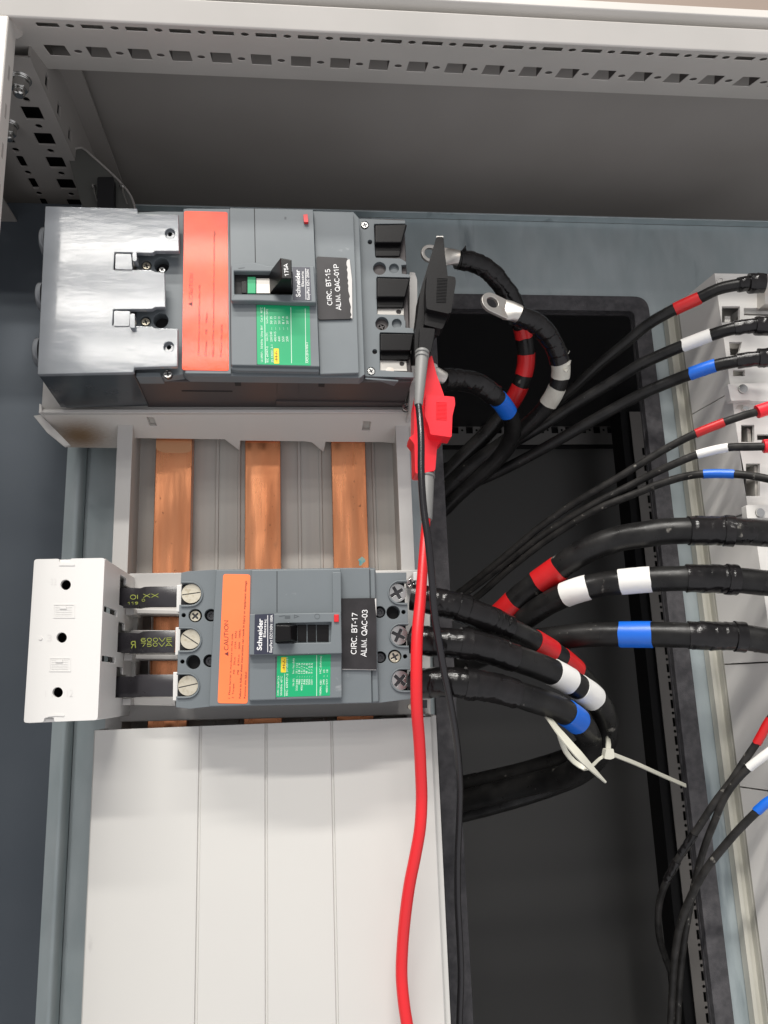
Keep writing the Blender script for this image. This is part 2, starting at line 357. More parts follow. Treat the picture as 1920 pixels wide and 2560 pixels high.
# top rail, slanted perforated underside
f0, f1 = V(0, -58, 377.2), V(0, 5, 400.3)
sl = (f1-f0); SLn = sl.length; sl.normalize(); nrm = V(1, 0, 0).cross(sl)
def rp(x, v): return V(x, f0.y, f0.z)+sl*v
def rail_uv(px, py):
    q = PPL(px, py, f0, nrm); return q.x, (q-V(q.x, f0.y, f0.z)).dot(sl)
xs0, v2 = rail_uv(140, 122); x10, v1 = rail_uv(116, 58)
v2 = (v2+rail_uv(1030, 168)[1]+rail_uv(1780, 204)[1])/3; v1 = (v1+rail_uv(900, 103)[1]+rail_uv(1770, 144)[1])/3
def rloop(cx, cv, w, h, r=.6): return [rp(x, v) for x, v in rnd([(cx-w/2, cv-h/2), (cx+w/2, cv-h/2), (cx+w/2, cv+h/2), (cx-w/2, cv+h/2)], r, 2)]
XR = 420
holes = []
for k in range(23):
    holes.append(rloop(xs0+25*k, v2, 12.5, 14.5)); holes.append([rp(x, v) for x, v in circ(xs0+12.5+25*k, v2, 2.4, 14)])
    holes.append(rloop(x10+25*k, v1, 12.3, 5.0)); holes.append([rp(x, v) for x, v in circ(x10+12.5+25*k, v1, 2.3, 14)])
b = B(); plate3(b, [[rp(-200, 0), rp(XR, 0), rp(XR, SLn), rp(-200, SLn)]]+holes, -nrm*.5 if nrm.z < 0 else nrm*.5)
obj('perforated_top_rail', b, M['frame'], cab, bevel=.25)
nu = nrm if nrm.z > 0 else -nrm
b = B()
for k in range(22):
    x0, x1 = xs0+25*k+6.4, xs0+25*(k+1)-6.4
    ngon_prism(b, [rp(x0, v2-7.5)+nu*.8, rp(x1, v2-7.5)+nu*.8, rp(x1, v2-7.5)+nu*6, rp(x0, v2-7.5)+nu*6], sl*15)
obj('rail_shade_fins', b, M['roofd'], cab)  # added fins, coloured dark for the shaded edges of the squares
b = B(); ngon_prism(b, [V(-260, -59.5, 377), V(-260, -65, 389), V(-260, -30, 389), V(-260, -30, 387.8), V(-260, -63.5, 387.8), V(-260, -58, 376.8)], V(XR+260, 0, 0))
obj('front_face_strip', b, M['frame'], cab, bevel=.6, seg=3)
b = B(); box(b, -260, XR, -30, -28.6, 389.5, 431)       # near-black web added so the front slots stay dark
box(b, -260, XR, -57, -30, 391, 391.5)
obj('rail_dark_web', b, M['hole'], cab)
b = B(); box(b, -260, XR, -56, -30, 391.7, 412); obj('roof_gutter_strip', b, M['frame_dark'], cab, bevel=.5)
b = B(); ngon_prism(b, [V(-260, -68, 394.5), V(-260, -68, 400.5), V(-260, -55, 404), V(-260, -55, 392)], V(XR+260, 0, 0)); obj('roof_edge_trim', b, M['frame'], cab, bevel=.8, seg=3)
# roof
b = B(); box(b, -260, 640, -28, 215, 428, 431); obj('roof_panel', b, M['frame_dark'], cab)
b = B(); box(b, -260, 640, 215.2, 900, 428, 431); obj('rear_roof_shade', b, M['reard'], cab)  # same roof, coloured near black for the shade at the back
# left post
b = B(); box(b, -215, XP, -60, -47, -640, 377); obj('corner_post', b, M['frame'], cab, bevel=1.2, seg=3)
b = B()
for k in range(24):                                     # narrow slots seen edge-on down the post's inner side
    z = 340-25*k; ngon_prism(b, [V(XP+.06, -54.5, z), V(XP+.06, -52.3, z), V(XP+.06, -52.3, z+9), V(XP+.06, -54.5, z+9)], V(-1, 0, 0))
obj('post_slots', b, M['frame_dark'], cab)
b = B(); hull(b, [P(15, 35, -59), P(43, 44, -50), P(64, 70, -40), P(56, 92, -40), P(40, 100, -46), P(13, 60, -59)]); obj('corner_weld', b, M['frame'], cab, bevel=1)
# depth rail on the left, underside at Z=381
ZD = 381.0
L1 = PZ(83, 162, ZD).x
dl = []
def dl_rect(px, py, wx, wy, r=.8):
    c = PZ(px, py, ZD); return [V(x, y, ZD) for x, y in rnd([(c.x-wx/2, c.y-wy/2), (c.x+wx/2, c.y-wy/2), (c.x+wx/2, c.y+wy/2), (c.x-wx/2, c.y+wy/2)], r, 2)], c
c0 = PZ(88, 284, ZD); cE = PZ(182, 506, ZD); cx_ = (c0.x+cE.x)/2
for k in range(-1, 12):
    y = c0.y+25*k
    if k >= 0: dl.append([V(a, b_, ZD) for a, b_ in rnd([(cx_-6, y-6), (cx_+6, y-6), (cx_+6, y+6), (cx_-6, y+6)], .8, 2)])
    dl.append([V(a, b_, ZD) for a, b_ in circ(cx_, y+12.5, 2.3, 14)])
    dl.append([V(a, b_, ZD) for a, b_ in circ(cx_-24, y+12.5, 2.3, 14)])
    if k >= 0: dl.append([V(a, b_, ZD) for a, b_ in rnd([(cx_-26.5, y-6), (cx_-21.5, y-6), (cx_-21.5, y+6), (cx_-26.5, y+6)], .8, 2)])
b = B(); plate3(b, [[V(-232, -25, ZD), V(L1, -25, ZD), V(L1, 640, ZD), V(-232, 640, ZD)]]+dl, V(0, 0, 1.5)); obj('perforated_depth_rail', b, M['frame_dark'], cab, bevel=.3)  # frame paint darkened, shade under the roof put into its colour
b = B()
sd = [[V(L1, y0-3, ZD+5), V(L1, y0+3, ZD+5), V(L1, y0+3, ZD+15), V(L1, y0-3, ZD+15)] for y0 in [5+25*k for k in range(8)]]
plate3(b, [[V(L1, -25, ZD+.2), V(L1, 640, ZD+.2), V(L1, 640, 427.5), V(L1, -25, 427.5)]]+sd, V(-1.5, 0, 0)); obj('depth_rail_side', b, M['frame_dark'], cab, bevel=.3)
b = B(); box(b, L1, L1+14, 5, 640, 420, 421.4); obj('depth_rail_flange', b, M['frame_dark'], cab)
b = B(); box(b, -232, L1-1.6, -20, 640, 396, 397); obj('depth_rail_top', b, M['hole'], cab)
# outer low side rail, further left and lower
b = B(); hs = [[V(a, b_, 352) for a, b_ in rect(-230, 35+25*k, -225, 47+25*k)] for k in range(6)]
plate3(b, [[V(-262, -40, 352), V(-214, -40, 352), V(-214, 640, 352), V(-262, 640, 352)]]+hs, V(0, 0, 1.5)); obj('side_rail', b, M['frame_dark'], cab)
# bolts
def bolt(px, py, r, parent):
    c = PZ(px, py, ZD-2); b = B()
    lathe(b, c+V(0, 0, 3), V(0, 0, -1), [(r*1.25, 0), (r*1.25, 1.5), (r*1.05, 1.6), (r*1.05, 3)])
    ax = V(0, 0, -1)
    hexr = [V(math.cos(math.pi/3*k+.3)*r, math.sin(math.pi/3*k+.3)*r, 0) for k in range(6)]
    ngon_prism(b, [c+h for h in hexr], ax*6)
    lathe(b, c+V(0, 0, -6), ax, [(r*.62, 0), (r*.62, 3.5), (r*.45, 4.2)])
    return obj('hex_bolt', b, M['chrome'], parent, bevel=.5)
bolt(50, 205, 5.6, cab); bolt(24, 318, 4.8, cab)
# side walls, rear panel, floor: they keep the back of the bay dark
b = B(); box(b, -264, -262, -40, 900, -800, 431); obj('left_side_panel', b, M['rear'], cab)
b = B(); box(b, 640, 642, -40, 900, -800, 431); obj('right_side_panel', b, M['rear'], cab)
b = B(); box(b, -264, 642, 858, 859, P(1300, 1075, 800).z+10, 431); obj('rear_void_panel', b, M['reard'], cab)  # near-black sheet added for the dark void above the rear rail
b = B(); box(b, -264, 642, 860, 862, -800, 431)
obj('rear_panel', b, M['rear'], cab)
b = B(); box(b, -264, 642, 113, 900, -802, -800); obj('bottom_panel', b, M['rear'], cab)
# rear frame: horizontal and vertical perforated members far behind the opening
c = P(1300, 1075, 800)
hs = [[V(x, 800, z) for x, z in rect(150+25*k, c.z-6, 162+25*k, c.z+6)] for k in range(19)]+[[V(x, 800, z) for x, z in circ(168.5+25*k, c.z, 2.3, 10)] for k in range(18)]
b = B(); plate3(b, [[V(60, 800, c.z-26), V(640, 800, c.z-26), V(640, 800, c.z+22), V(60, 800, c.z+22)]]+hs, V(0, 1.5, 0)); obj('rear_cross_rail', b, M['rearm'], cab)
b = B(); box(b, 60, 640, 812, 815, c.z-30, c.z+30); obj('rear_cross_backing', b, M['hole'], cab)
hs = [[V(x, 650, z) for x, z in rect(513.5, 330-25*k, 517.5, 342-25*k)] for k in range(38)]+[[V(x, 650, z) for x, z in circ(515.5, 323.5-25*k, 2.2, 10)] for k in range(38)]
b = B(); plate3(b, [[V(500, 650, -640), V(524, 650, -640), V(524, 650, 400), V(500, 650, 400)]]+hs, V(0, 1.5, 0)); obj('rear_post', b, M['frame_dark'], cab)
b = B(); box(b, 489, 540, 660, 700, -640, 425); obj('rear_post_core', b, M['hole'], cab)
# gusset with the black clip
b = B(); sheet(b, [(164, 366), (171, 372), (186, 372), (203, 369), (226, 386), (262, 418), (300, 455), (328, 492), (342, 540), (346, 600), (236, 600), (200, 500)], 70, 72)
g = tag(obj('gusset_bracket', b, M['gusset'], None, bevel=.4), 'dark curved steel gusset in the top left corner behind the upper breaker', 'bracket')
b = B(); tube(b, spline([P(x, y, 69.5) for x, y in ((165, 362), (174, 373), (188, 372), (204, 369), (226, 386), (262, 418), (300, 455), (328, 492), (342, 540))], 3), .8, 10); obj('curved_rim', b, M['frame_dark'], g)
b = B(); sheet(b, rnd(rect(243, 442, 284, 520), 5), 62, 69)
g2 = obj('clip_socket', b, M['black'], g, bevel=.5)
for px in (233, 304):
    c = P(px, 464, 66); b = B(); lathe(b, c, V(0, -1, 0), [(1.6, -3), (1.6, 0), (.8, 1)], 12)
    tube(b, [c, c+V(2, -1, -8), c+V(5, -1, -16)], .7, 8); obj('pin', b, M['chrome'], g)

# ================================================================ PLATES
mp = thing('mounting_plate', V(60, 112, -640), 'blue grey galvanised mounting plate behind everything with a large cable opening', 'mounting plate')
ZT = 368.7
def rr(x0, z0, x1, z1, r, Y): return [V(x, Y, z) for x, z in rnd([(x0, z0), (x1, z0), (x1, z1), (x0, z1)], r, 8)]
b = B(); plate3(b, [[V(-156, 112, -640), V(420, 112, -640), V(420, 112, ZT), V(-156, 112, ZT)], rr(96, -560, 270, 292, 14, 112)], V(0, 2.2, 0)); obj('steel_sheet', b, M['galv'], mp, bevel=.3)
b = B(); box(b, -156, 420, 104, 111.9, ZT-.1, ZT+1.2); obj('top_flange', b, M['galv'], mp, bevel=.4)
b = B(); plate3(b, [rr(88.6, -575, 277.5, 299.6, 12, 106.5), rr(103, -560, 264.5, 286.7, 5, 106.5)], V(0, 5.4, 0)); obj('foam_edge_trim', b, M['foam'], mp, bevel=1.6, seg=3)
b = B(); plate3(b, [rr(99, -565, 268, 290, 6, 112.4), rr(103.2, -560, 264.3, 286.5, 5, 112.4)], V(0, 2.5, 0)); obj('opening_lip', b, M['foam'], mp)
# side mounting panel on the left with its rolled edge
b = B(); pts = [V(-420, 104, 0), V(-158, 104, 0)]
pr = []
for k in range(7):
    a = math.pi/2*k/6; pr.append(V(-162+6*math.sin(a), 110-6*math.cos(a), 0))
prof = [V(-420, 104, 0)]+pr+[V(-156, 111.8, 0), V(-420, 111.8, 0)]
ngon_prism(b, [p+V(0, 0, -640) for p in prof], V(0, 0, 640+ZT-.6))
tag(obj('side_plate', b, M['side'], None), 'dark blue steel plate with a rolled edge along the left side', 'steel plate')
b = B(); prof = [V(-167.5, 103.8, 0), V(-161.5, 103.8, 0)]+[V(-161.5+6*math.sin(math.pi/2*k/6), 109.8-6*math.cos(math.pi/2*k/6), 0) for k in range(1, 7)]+[V(-157, 110, 0), V(-167.5, 104.5, 0)]
ngon_prism(b, [p+V(0, 0, -640) for p in prof], V(0, 0, 640+ZT-.8)); 
sp_ = [o for o in C.objects if o.name == 'side_plate'][0]
obj('rolled_edge', b, M['galv'], sp_)

# ================================================================ BUSBARS
tr = thing('busbar_tray', V(-26, 112, -560), 'long grey plastic busbar tray with raised side flanges and ribs', 'busbar tray')
b = B()
prof = [(-124, 111), (-124, 66), (-114.5, 66), (-114.5, 92), (-98, 92), (-98, 91), (-95, 91), (-95, 92), (-62, 92), (-62, 90.5), (-60, 90.5), (-60, 92), (-47, 92), (-47, 91), (-45, 91), (-45, 92),
        (-5, 92), (-5, 90.5), (-3, 90.5), (-3, 92), (10, 92), (10, 91), (12, 91), (12, 92), (48, 92), (48, 90.5), (50, 90.5), (50, 92), (63.3, 92), (63.3, 66), (72, 66), (72, 111)]
plate3(b, [[V(x, y, -560) for x, y in prof]], V(0, 0, 560+330)); obj('trough', b, M['tray'], tr, bevel=.4)
b = B(); box(b, -124.2, -114.3, 65.2, 66, -560, 329); box(b, 63.1, 72.2, 65.2, 66, -560, 329); obj('flange_cap', b, M['adapter'], tr, bevel=.2)
for nm, x0, x1, lb in (('l', -101.5, -77, 'copper busbar with a pale band under the upper breaker, nearest the left flange'), ('m', -41, -16.7, 'middle copper busbar with a brown swirl of tarnish between the two breakers'), ('r', 18.7, 42.7, 'copper busbar with a green blue stain above the lower breaker, on the right')):
    b = B(); box(b, x0, x1, 79, 89, -540, 320); ob = tag(obj('copper_busbar', b, M['copper'], None, bevel=.5), lb, 'busbar', 'vertical copper busbars')
# verdigris stain on the right bar, pale band on the left bar
mv = mat('verdigris', (.38, .42, .33), .6, .4, col2=(.10, .33, .36), nscale=130, lo=.45, hi=.6)
b = B(); base = P(907, 1403, 78.95)
pts = [base+V(math.cos(a)*(2.2+.8*math.sin(3*a+1))-1, 0, math.sin(a)*(2.8+.9*math.sin(2*a))) for a in [2*math.pi*k/18 for k in range(18)]]
ngon_prism(b, pts, V(0, .04, 0)); obj('stain', b, mv, [o for o in C.objects if o.name == 'copper_busbar.002'][0])
mb_ = mat('pale_copper', (.80, .42, .23), .38, 1)
b = B(); sheet(b, rnd([(390, 1095), (479, 1095), (479, 1128), (460, 1133), (410, 1132), (390, 1124)], 6), 78.95, 79)
obj('pale_band', b, mb_, [o for o in C.objects if o.name == 'copper_busbar'][0])

# ---- lower cover
cv = thing('busbar_cover', V(-25, 60, -560), 'large matt white ribbed busbar cover filling the lower left below the small breaker', 'cover')
b = B()
gx = [P(501, 1822, 35).x, P(665, 1817, 35).x, P(829, 1811, 35).x]
prof = [(-123, 60), (-123, 35.8), (-122.2, 35)]
for x in gx: prof += [(x-.9, 35), (x-.5, 36.3), (x+.5, 36.3), (x+.9, 35)]
prof += [(73.2, 35), (74.2, 36), (74.2, 60), (72.2, 60), (72.2, 37), (-121, 37), (-121, 60)]
plate3(b, [[V(x, y, -560) for x, y in prof]], V(0, 0, 560-19)); obj('cover_sheet', b, M['cover'], cv, bevel=.15)
b = B(); plate3(b, [[V(x, y, -560) for x, y in [(74.4, 62), (74.4, 38), (77.5, 38.8), (77.5, 62)]]], V(0, 0, 560-18.2)); obj('cover_side_lip', b, M['cover'], cv, bevel=.4)

# ================================================================ small parts
def cross(r, w, rot):
    pts = []
    for k in range(4):
        a = rot+math.pi/2*k
        for s in (-1, 1): pts.append((math.cos(a)*r-math.sin(a)*w*s, math.sin(a)*r+math.cos(a)*w*s))
        a2 = a+math.pi/4; pts.append((math.cos(a2)*w*1.5, math.sin(a2)*w*1.5))
    return pts
def screw(parent, px, py, rpx, Y, kind='cross', mt='chrome', rot=.3, name='screw'):
    c = P(px, py, Y); r = rpx*(D+Y)/F; ms = M[mt]; bm = B(); n = 24
    outer = [V(c.x+math.cos(2*math.pi*k/n)*r, Y, c.z+math.sin(2*math.pi*k/n)*r) for k in range(n)]
    if kind == 'cross': h = [cross(r*.72, r*.15, rot)]
    elif kind == 'slot': h = [[(math.cos(rot)*a*r*.95-math.sin(rot)*b_*r*.055, math.sin(rot)*a*r*.95+math.cos(rot)*b_*r*.055) for a, b_ in ((-1, -1), (1, -1), (1, 1), (-1, 1))]]
    elif kind == 'torx': h = [[(math.cos(2*math.pi*k/12)*r*(.55 if k % 2 else .36), math.sin(2*math.pi*k/12)*r*(.55 if k % 2 else .36)) for k in range(12)]]
    else: h = []
    plate3(bm, [outer]+[[V(c.x+x, Y, c.z+z) for x, z in q] for q in h], V(0, 1.3, 0))
    nf = len(bm.faces)
    lathe(bm, V(c.x, Y+.9, c.z), V(0, 1, 0), [(r*.96, 0), (r*.96, 3)])
    bm.faces.ensure_lookup_table()
    for f in bm.faces[nf:]: f.material_index = 1  # recess floor in dark steel, its shade put into the colour
    return obj(name, bm, [ms, M['dsteel']], parent, bevel=0 if kind == 'slot' else min(.2, r*.06), seg=2)
def sticker(parent, name, pts, Y, mt, t=.25, r=5):
    b = B(); sheet(b, rnd(pts, r, 4), Y-t, Y+.02); return obj(name, b, M[mt], parent)
def slab(parent, name, pts, Y, back, mt, holes=(), bevel=.5, r=0):
    b = B(); sheet(b, rnd(pts, r, 4) if r else pts, Y, back, holes); return obj(name, b, M[mt], parent, bevel=bevel)

# ================================================================ LOWER BREAKER + ADAPTER
ad = thing('busbar_adapter', V(-40, 79, -15), 'pale grey plastic adapter carrying the small breaker on the copper bars', 'adapter')
# base frame with windows
win = [rnd(rect(346, 1537, 447, 1575), 2), rnd(rect(339, 1650, 444, 1687), 2)]
slab(ad, 'base_frame', [(322, 1433), (470, 1431), (1000, 1425), (1075, 1423), (1077, 1786), (298, 1805), (300, 1700)], 62, 77, 'adapter', win, bevel=.8)
b = B()
for x0, y0, x1, y1 in ((378, 1537, 381, 1575), (370, 1650, 373, 1687)): sheet(b, rect(x0, y0, x1, y1), 72, 76)
obj('window_rib', b, M['adapter'], ad)
# arms between the jumper bars
for pts in ([(326, 1522), (450, 1524), (450, 1536), (326, 1534)], [(325, 1575), (452, 1576), (452, 1584), (325, 1584)], [(320, 1636), (447, 1637), (447, 1649), (318, 1647)], [(305, 1743), (438, 1745), (438, 1765), (305, 1762)]):
    slab(ad, 'arm', pts, 50, 61.9, 'adapter', bevel=.6)
# white housing box: front face with holes, right wall with windows
fb = [(88, 1396), (266, 1397), (240, 1803), (57, 1804)]
boxh = [circ(164, 1462, 13), circ(154, 1594, 13), circ(144, 1731, 13)]
xa, xb = -146, -109; za, zb = -12, 73.5
b = B()
def fz(px, py): q = P(px, py, -13); return q.x, q.z
hl = [[V(x, -13, z) for x, z in [fz(a, b_) for a, b_ in h]] for h in boxh]
out = [V(x, -13, z) for x, z in rnd([(xa, za), (-136, za), (-136, za+2.2), (-131, za+2.2), (-131, za), (xb, za), (xb, zb), (-127, zb), (-127, zb-1.8), (-133, zb-1.8), (-133, zb), (xa, zb)], 1.6, 3)]
plate3(b, [out]+hl, V(0, 2.5, 0))
obj('housing_front', b, M['white'], ad, bevel=1.2, seg=3)
b = B(); box(b, xa+.05, xa+2, -11, 76, za+.1, zb-.1); box(b, xa+2, xb-.1, -11, 76, za+.1, za+2); box(b, xa+2, xb-.1, -11, 76, zb-2, zb-.1)
obj('housing_walls', b, M['white'], ad, bevel=.5)
b = B(); box(b, xa+2, xb-2, 2, 3, za+2, zb-2); obj('housing_inner_plate', b, M['hole'], ad)
# right wall, seen at a slant: leads go through it
def jz(py): return P(300, py, 45).z
ws = []
lead_z = [(P(350, 1494, 47).z), (P(345, 1606, 47).z), (P(335, 1715, 47).z)]
for z in lead_z: ws.append([V(xb, y, zz) for y, zz in ((24, z-6.5), (54, z-6.5), (54, z+6.8), (40, z+6.8), (40, z+11), (24, z+11))])
for z in ((lead_z[0]+lead_z[1])/2+1.5, (lead_z[1]+lead_z[2])/2+1.5): ws.append([V(xb, y, zz) for y, zz in ((-9.5, z-1.6), (20, z-1.6), (20, z+1.6), (-9.5, z+1.6))])
b = B(); plate3(b, [[V(xb, -10.5, za+.2), V(xb, 62, za+.2), V(xb, 62, zb-.2), V(xb, -10.5, zb-.2)]]+ws, V(-1.8, 0, 0)); obj('housing_side', b, M['white'], ad, bevel=.35)
# steps where the side wall meets the base
for z in lead_z:
    b = B(); box(b, xb+.1, xb+5, 40, 61, z-11, z-7); obj('step', b, M['adapter'], ad, bevel=.5)
# embossed squares on the front
for (x0, y0, x1, y1) in ((133, 1510, 187, 1545), (123, 1644, 177, 1679)):
    b = B(); sheet(b, rect(x0, y0, x1, y1), -13.25, -12.9, [rect(x0+2.5, y0+2.5, x1-2.5, y1-2.5)])
    for k in range(6): sheet(b, rect(x0+5, y0+6+k*4.4, x1-7, y0+7.6+k*4.4), -13.15, -12.9)
    sheet(b, rect(x0+16, y0+5, x0+33, y0+12), -13.5, -12.9)
    obj('embossed_square', b, M['white'], ad)
for q in (rnd([(147, 1410), (160, 1408), (186, 1408), (187, 1414), (170, 1414), (147, 1414)], 2), rnd([(119, 1787), (135, 1785), (161, 1786), (160, 1791), (140, 1790), (119, 1792)], 2)):
    b = B(); sheet(b, q, -13.35, -12.9); obj('embossed_ridge', b, M['white'], ad)
b = B(); sheet(b, circ(101, 1595, 5, 14), -13.4, -12.9); obj('embossed_dot', b, M['white'], ad)
b = B(); text(b, '11', (113, 1743), (131, 1743), 18, -13.12, -.02); text(b, '12', (168, 1742), (182, 1742), 18, -13.12, -.02); text(b, '3', (118, 1603), (129, 1603), 17, -13.12, -.02); text(b, '32', (127, 1462), (141, 1462), 16, -13.12, -.02)
obj('embossed_number', b, mat('white_plastic_relief', (.68, .665, .65), .45), ad)
# jumper bars (heat-shrunk)
def jumper(pts_n, y_c, h1, h2, xs_, prints):
    zc = y_c
    b = B()
    x0, xm, x1 = xs_
    def sec(px, yc_, hh, Y, t):
        c = P(px, yc_, Y); h = hh*(D+Y)/F/2
        return [V(c.x, Y+t*.5*(1-math.cos(a)) if False else Y+t/2-math.cos(a)*t/2, c.z+h*max(-1, min(1, 1.25*math.sin(a)))) for a in [2*math.pi*k/20 for k in range(20)]]
    secs = [sec(x0-25, y_c+1, h1, 34, 5), sec(x0+25, y_c+1, h1, 33, 5), sec(xm-4, y_c+2, h1, 31, 5.5), sec(xm+6, y_c-1, h2, 24, 6), sec(xm+22, y_c-2, h2, 21, 6), sec(x1, y_c-2, h2, 21, 6)]
    R_ = [[b.verts.new(v) for v in s] for s in secs]
    for p, q in zip(R_, R_[1:]):
        for k in range(20): b.faces.new((p[k], p[(k+1) % 20], q[(k+1) % 20], q[k]))
    b.faces.new(R_[0]); b.faces.new(R_[-1][::-1])
    j = obj('insulated_jumper_bar', b, M['heat'], ad, sharp=60)
    if prints:
        b = B()
        for (s, a, e, cap, Y) in prints: label(b, s, a, e, cap, Y, .13)
        obj('lettering', b, M['htext'], j)
jumper(0, 1493, 49, 50, (306, 353, 441), [('OI', (325, 1499), (347, 1498), 12, 29.8), ('XX', (357, 1494), (398, 1493), 9, 20.8), ('O', (354, 1504), (363, 1504), 7, 20.8), ('119', (318, 1512), (346, 1511), 7, 30)])
jumper(0, 1606, 48, 52, (297, 350, 437), [('Я', (327, 1621), (341, 1620), 18, 29.8), ('600VE', (351, 1605), (431, 1604), 10, 20.8), ('750VA', (351, 1617), (431, 1616), 10, 20.8)])
jumper(0, 1716, 49, 52, (288, 335, 432), [])
b = B(); sheet(b, [(437, 1578), (443, 1579), (441, 1630), (436, 1630)], 22, 27); obj('bare_copper_end', b, M['copper'], ad)
# white shutters beside the breaker terminals
for (x, y0, y1) in ((442, 1462, 1530), (439, 1568, 1638), (433, 1680, 1752)):
    slab(ad, 'shutter', [(x, y0), (x+12, y0), (x+10, y1), (x-1, y1)], 14, 50, 'white', bevel=.4)
slab(ad, 'end_clip', [(1033, 1430), (1046, 1430), (1046, 1452), (1033, 1452)], 20, 60, 'white', bevel=.5)
screw(ad, 1029, 1459, 13, 22, 'cross', 'chrome', .4); screw(ad, 1027, 1767, 7, 40, 'none', 'brass')
b = B(); sheet(b, rect(1040, 1750, 1068, 1770), 55, 60); obj('steel_tab', b, M['dsteel'], ad)

lb = thing('circuit_breaker', V(-6, 62, -8), 'small dark grey three-pole circuit breaker with orange caution sticker and CIRC. BT-17 label', 'circuit breaker')
b = B(); box(b, -70.5, 57.5, 12, 61.8, -7, 65.8); obj('rear_case', b, M['grey'], lb, bevel=.6)
# face with U shaped terminal notches and holes
def U_left(xr, yc_, r, xl):      # open to the left
    return [(xl, yc_-r)]+[(xr+r*math.cos(a), yc_+r*math.sin(a)) for a in [-math.pi/2+math.pi*k/12 for k in range(13)]]+[(xl, yc_+r)]
def U_right(xr, yc_, r, xl):
    return [(xl, yc_+r)]+[(xr-r*math.cos(a), yc_-r*math.sin(a)) for a in [-math.pi/2+math.pi*k/12 for k in range(13)]]+[(xl, yc_-r)]
out = [(462, 1428), (539, 1424), (925, 1419), (938, 1420), (938, 1440), (937, 1433), (1016, 1431), (1017, 1452)]
out = [(453, 1432), (470, 1428), (539, 1424), (925, 1419), (938, 1421), (940, 1432), (1016, 1431), (1016, 1454)]
out += list(reversed(U_right(1000, 1480, 26, 1019)))[0:0]
def rev(l): return list(reversed(l))
out += rev(U_right(1000, 1481, 26, 1018)) if False else [(1018, 1455)]+[(1000-26*math.cos(a), 1481-26*math.sin(a)) for a in [math.pi/2-math.pi*k/12 for k in range(13)]]+[(1019, 1507)]
out += [(1020, 1556), (1021, 1562)]+[(1003-26*math.cos(a), 1588-26*math.sin(a)) for a in [math.pi/2-math.pi*k/12 for k in range(13)]]+[(1022, 1614)]
out += [(1025, 1668), (1025, 1674)]+[(1006-26*math.cos(a), 1700-26*math.sin(a)) for a in [math.pi/2-math.pi*k/12 for k in range(13)]]+[(1027, 1726)]
out += [(1028, 1747), (949, 1757), (520, 1767), (474, 1772), (440, 1768), (440, 1741)]
def ul(xc, yc_, xl, r=27): return [(xl, yc_+r)]+[(xc+r*math.cos(a), yc_+r*math.sin(a)) for a in [math.pi/2-math.pi*k/12 for k in range(13)]]+[(xl, yc_-r)]
out += ul(468, 1714, 441)+[(443, 1684), (444, 1655), (444, 1640), (445, 1627)]+ul(473, 1599, 446)+[(447, 1571), (448, 1512)]+ul(476, 1485, 451)+[(452, 1456)]
hs = [circ(488, 1539, 17), circ(527, 1538, 16), circ(483, 1655, 18), circ(524, 1652, 16), circ(949, 1530, 15), circ(983, 1531, 17), circ(951, 1643, 15), circ(987, 1641, 17),
      circ(1009, 1530, 5.5, 14), circ(1013, 1641, 5.5, 14), circ(459, 1538, 5.5, 14), circ(456, 1654, 5.5, 14)]
slab(lb, 'front_face', out, 4, 12, 'grey', hs, bevel=.45)
slab(lb, 'recess_floor', [(456, 1440), (1010, 1440), (1020, 1745), (446, 1760)], 11.4, 13, 'hole', bevel=0)
for (x, y, rot) in ((478, 1484, .12), (476, 1598, -.6), (470, 1714, .18)): screw(lb, x, y, 23.5, 5.5, 'slot', 'brass', rot, 'terminal_screw')
for (x, y, rot) in ((992, 1482, .5), (996, 1588, 1.1), (1000, 1701, .8)): screw(lb, x, y, 24, 9, 'cross', 'chrome', rot, 'terminal_screw')
screw(lb, 488, 1540, 13, 7, 'cross', 'brass', .8); screw(lb, 987, 1642, 14, 7, 'cross', 'brass', .5)
for x, y in ((528, 1539), (525, 1653), (950, 1531), (951, 1644)): screw(lb, x, y, 11, 8, 'torx', 'dsteel')
# raised U rims round the terminal notches
def arc_rim(xc, yc_, r, side, xe):
    a0 = [math.pi/2-math.pi*k/14 for k in range(15)]
    s = 1 if side == 'L' else -1
    o = [(xe, yc_+r)]+[(xc+s*r*math.cos(a), yc_+r*math.sin(a)) for a in a0]+[(xe, yc_-r)]
    i = [(xe, yc_-r+3.2)]+[(xc+s*(r-3.2)*math.cos(a), yc_+(r-3.2)*math.sin(a)) for a in reversed(a0)]+[(xe, yc_+r-3.2)]
    b = B(); sheet(b, o+i, 3.0, 4.05); return obj('terminal_rim', b, M['grey'], lb, bevel=.25)
for xc, yc_, xe in ((476, 1485, 452), (473, 1599, 447), (468, 1714, 442)): arc_rim(xc, yc_, 31.5, 'L', xe)
for xc, yc_, xe in ((1000, 1481, 1018), (1003, 1588, 1022), (1006, 1700, 1026)): arc_rim(xc, yc_, 30.5, 'R', xe)
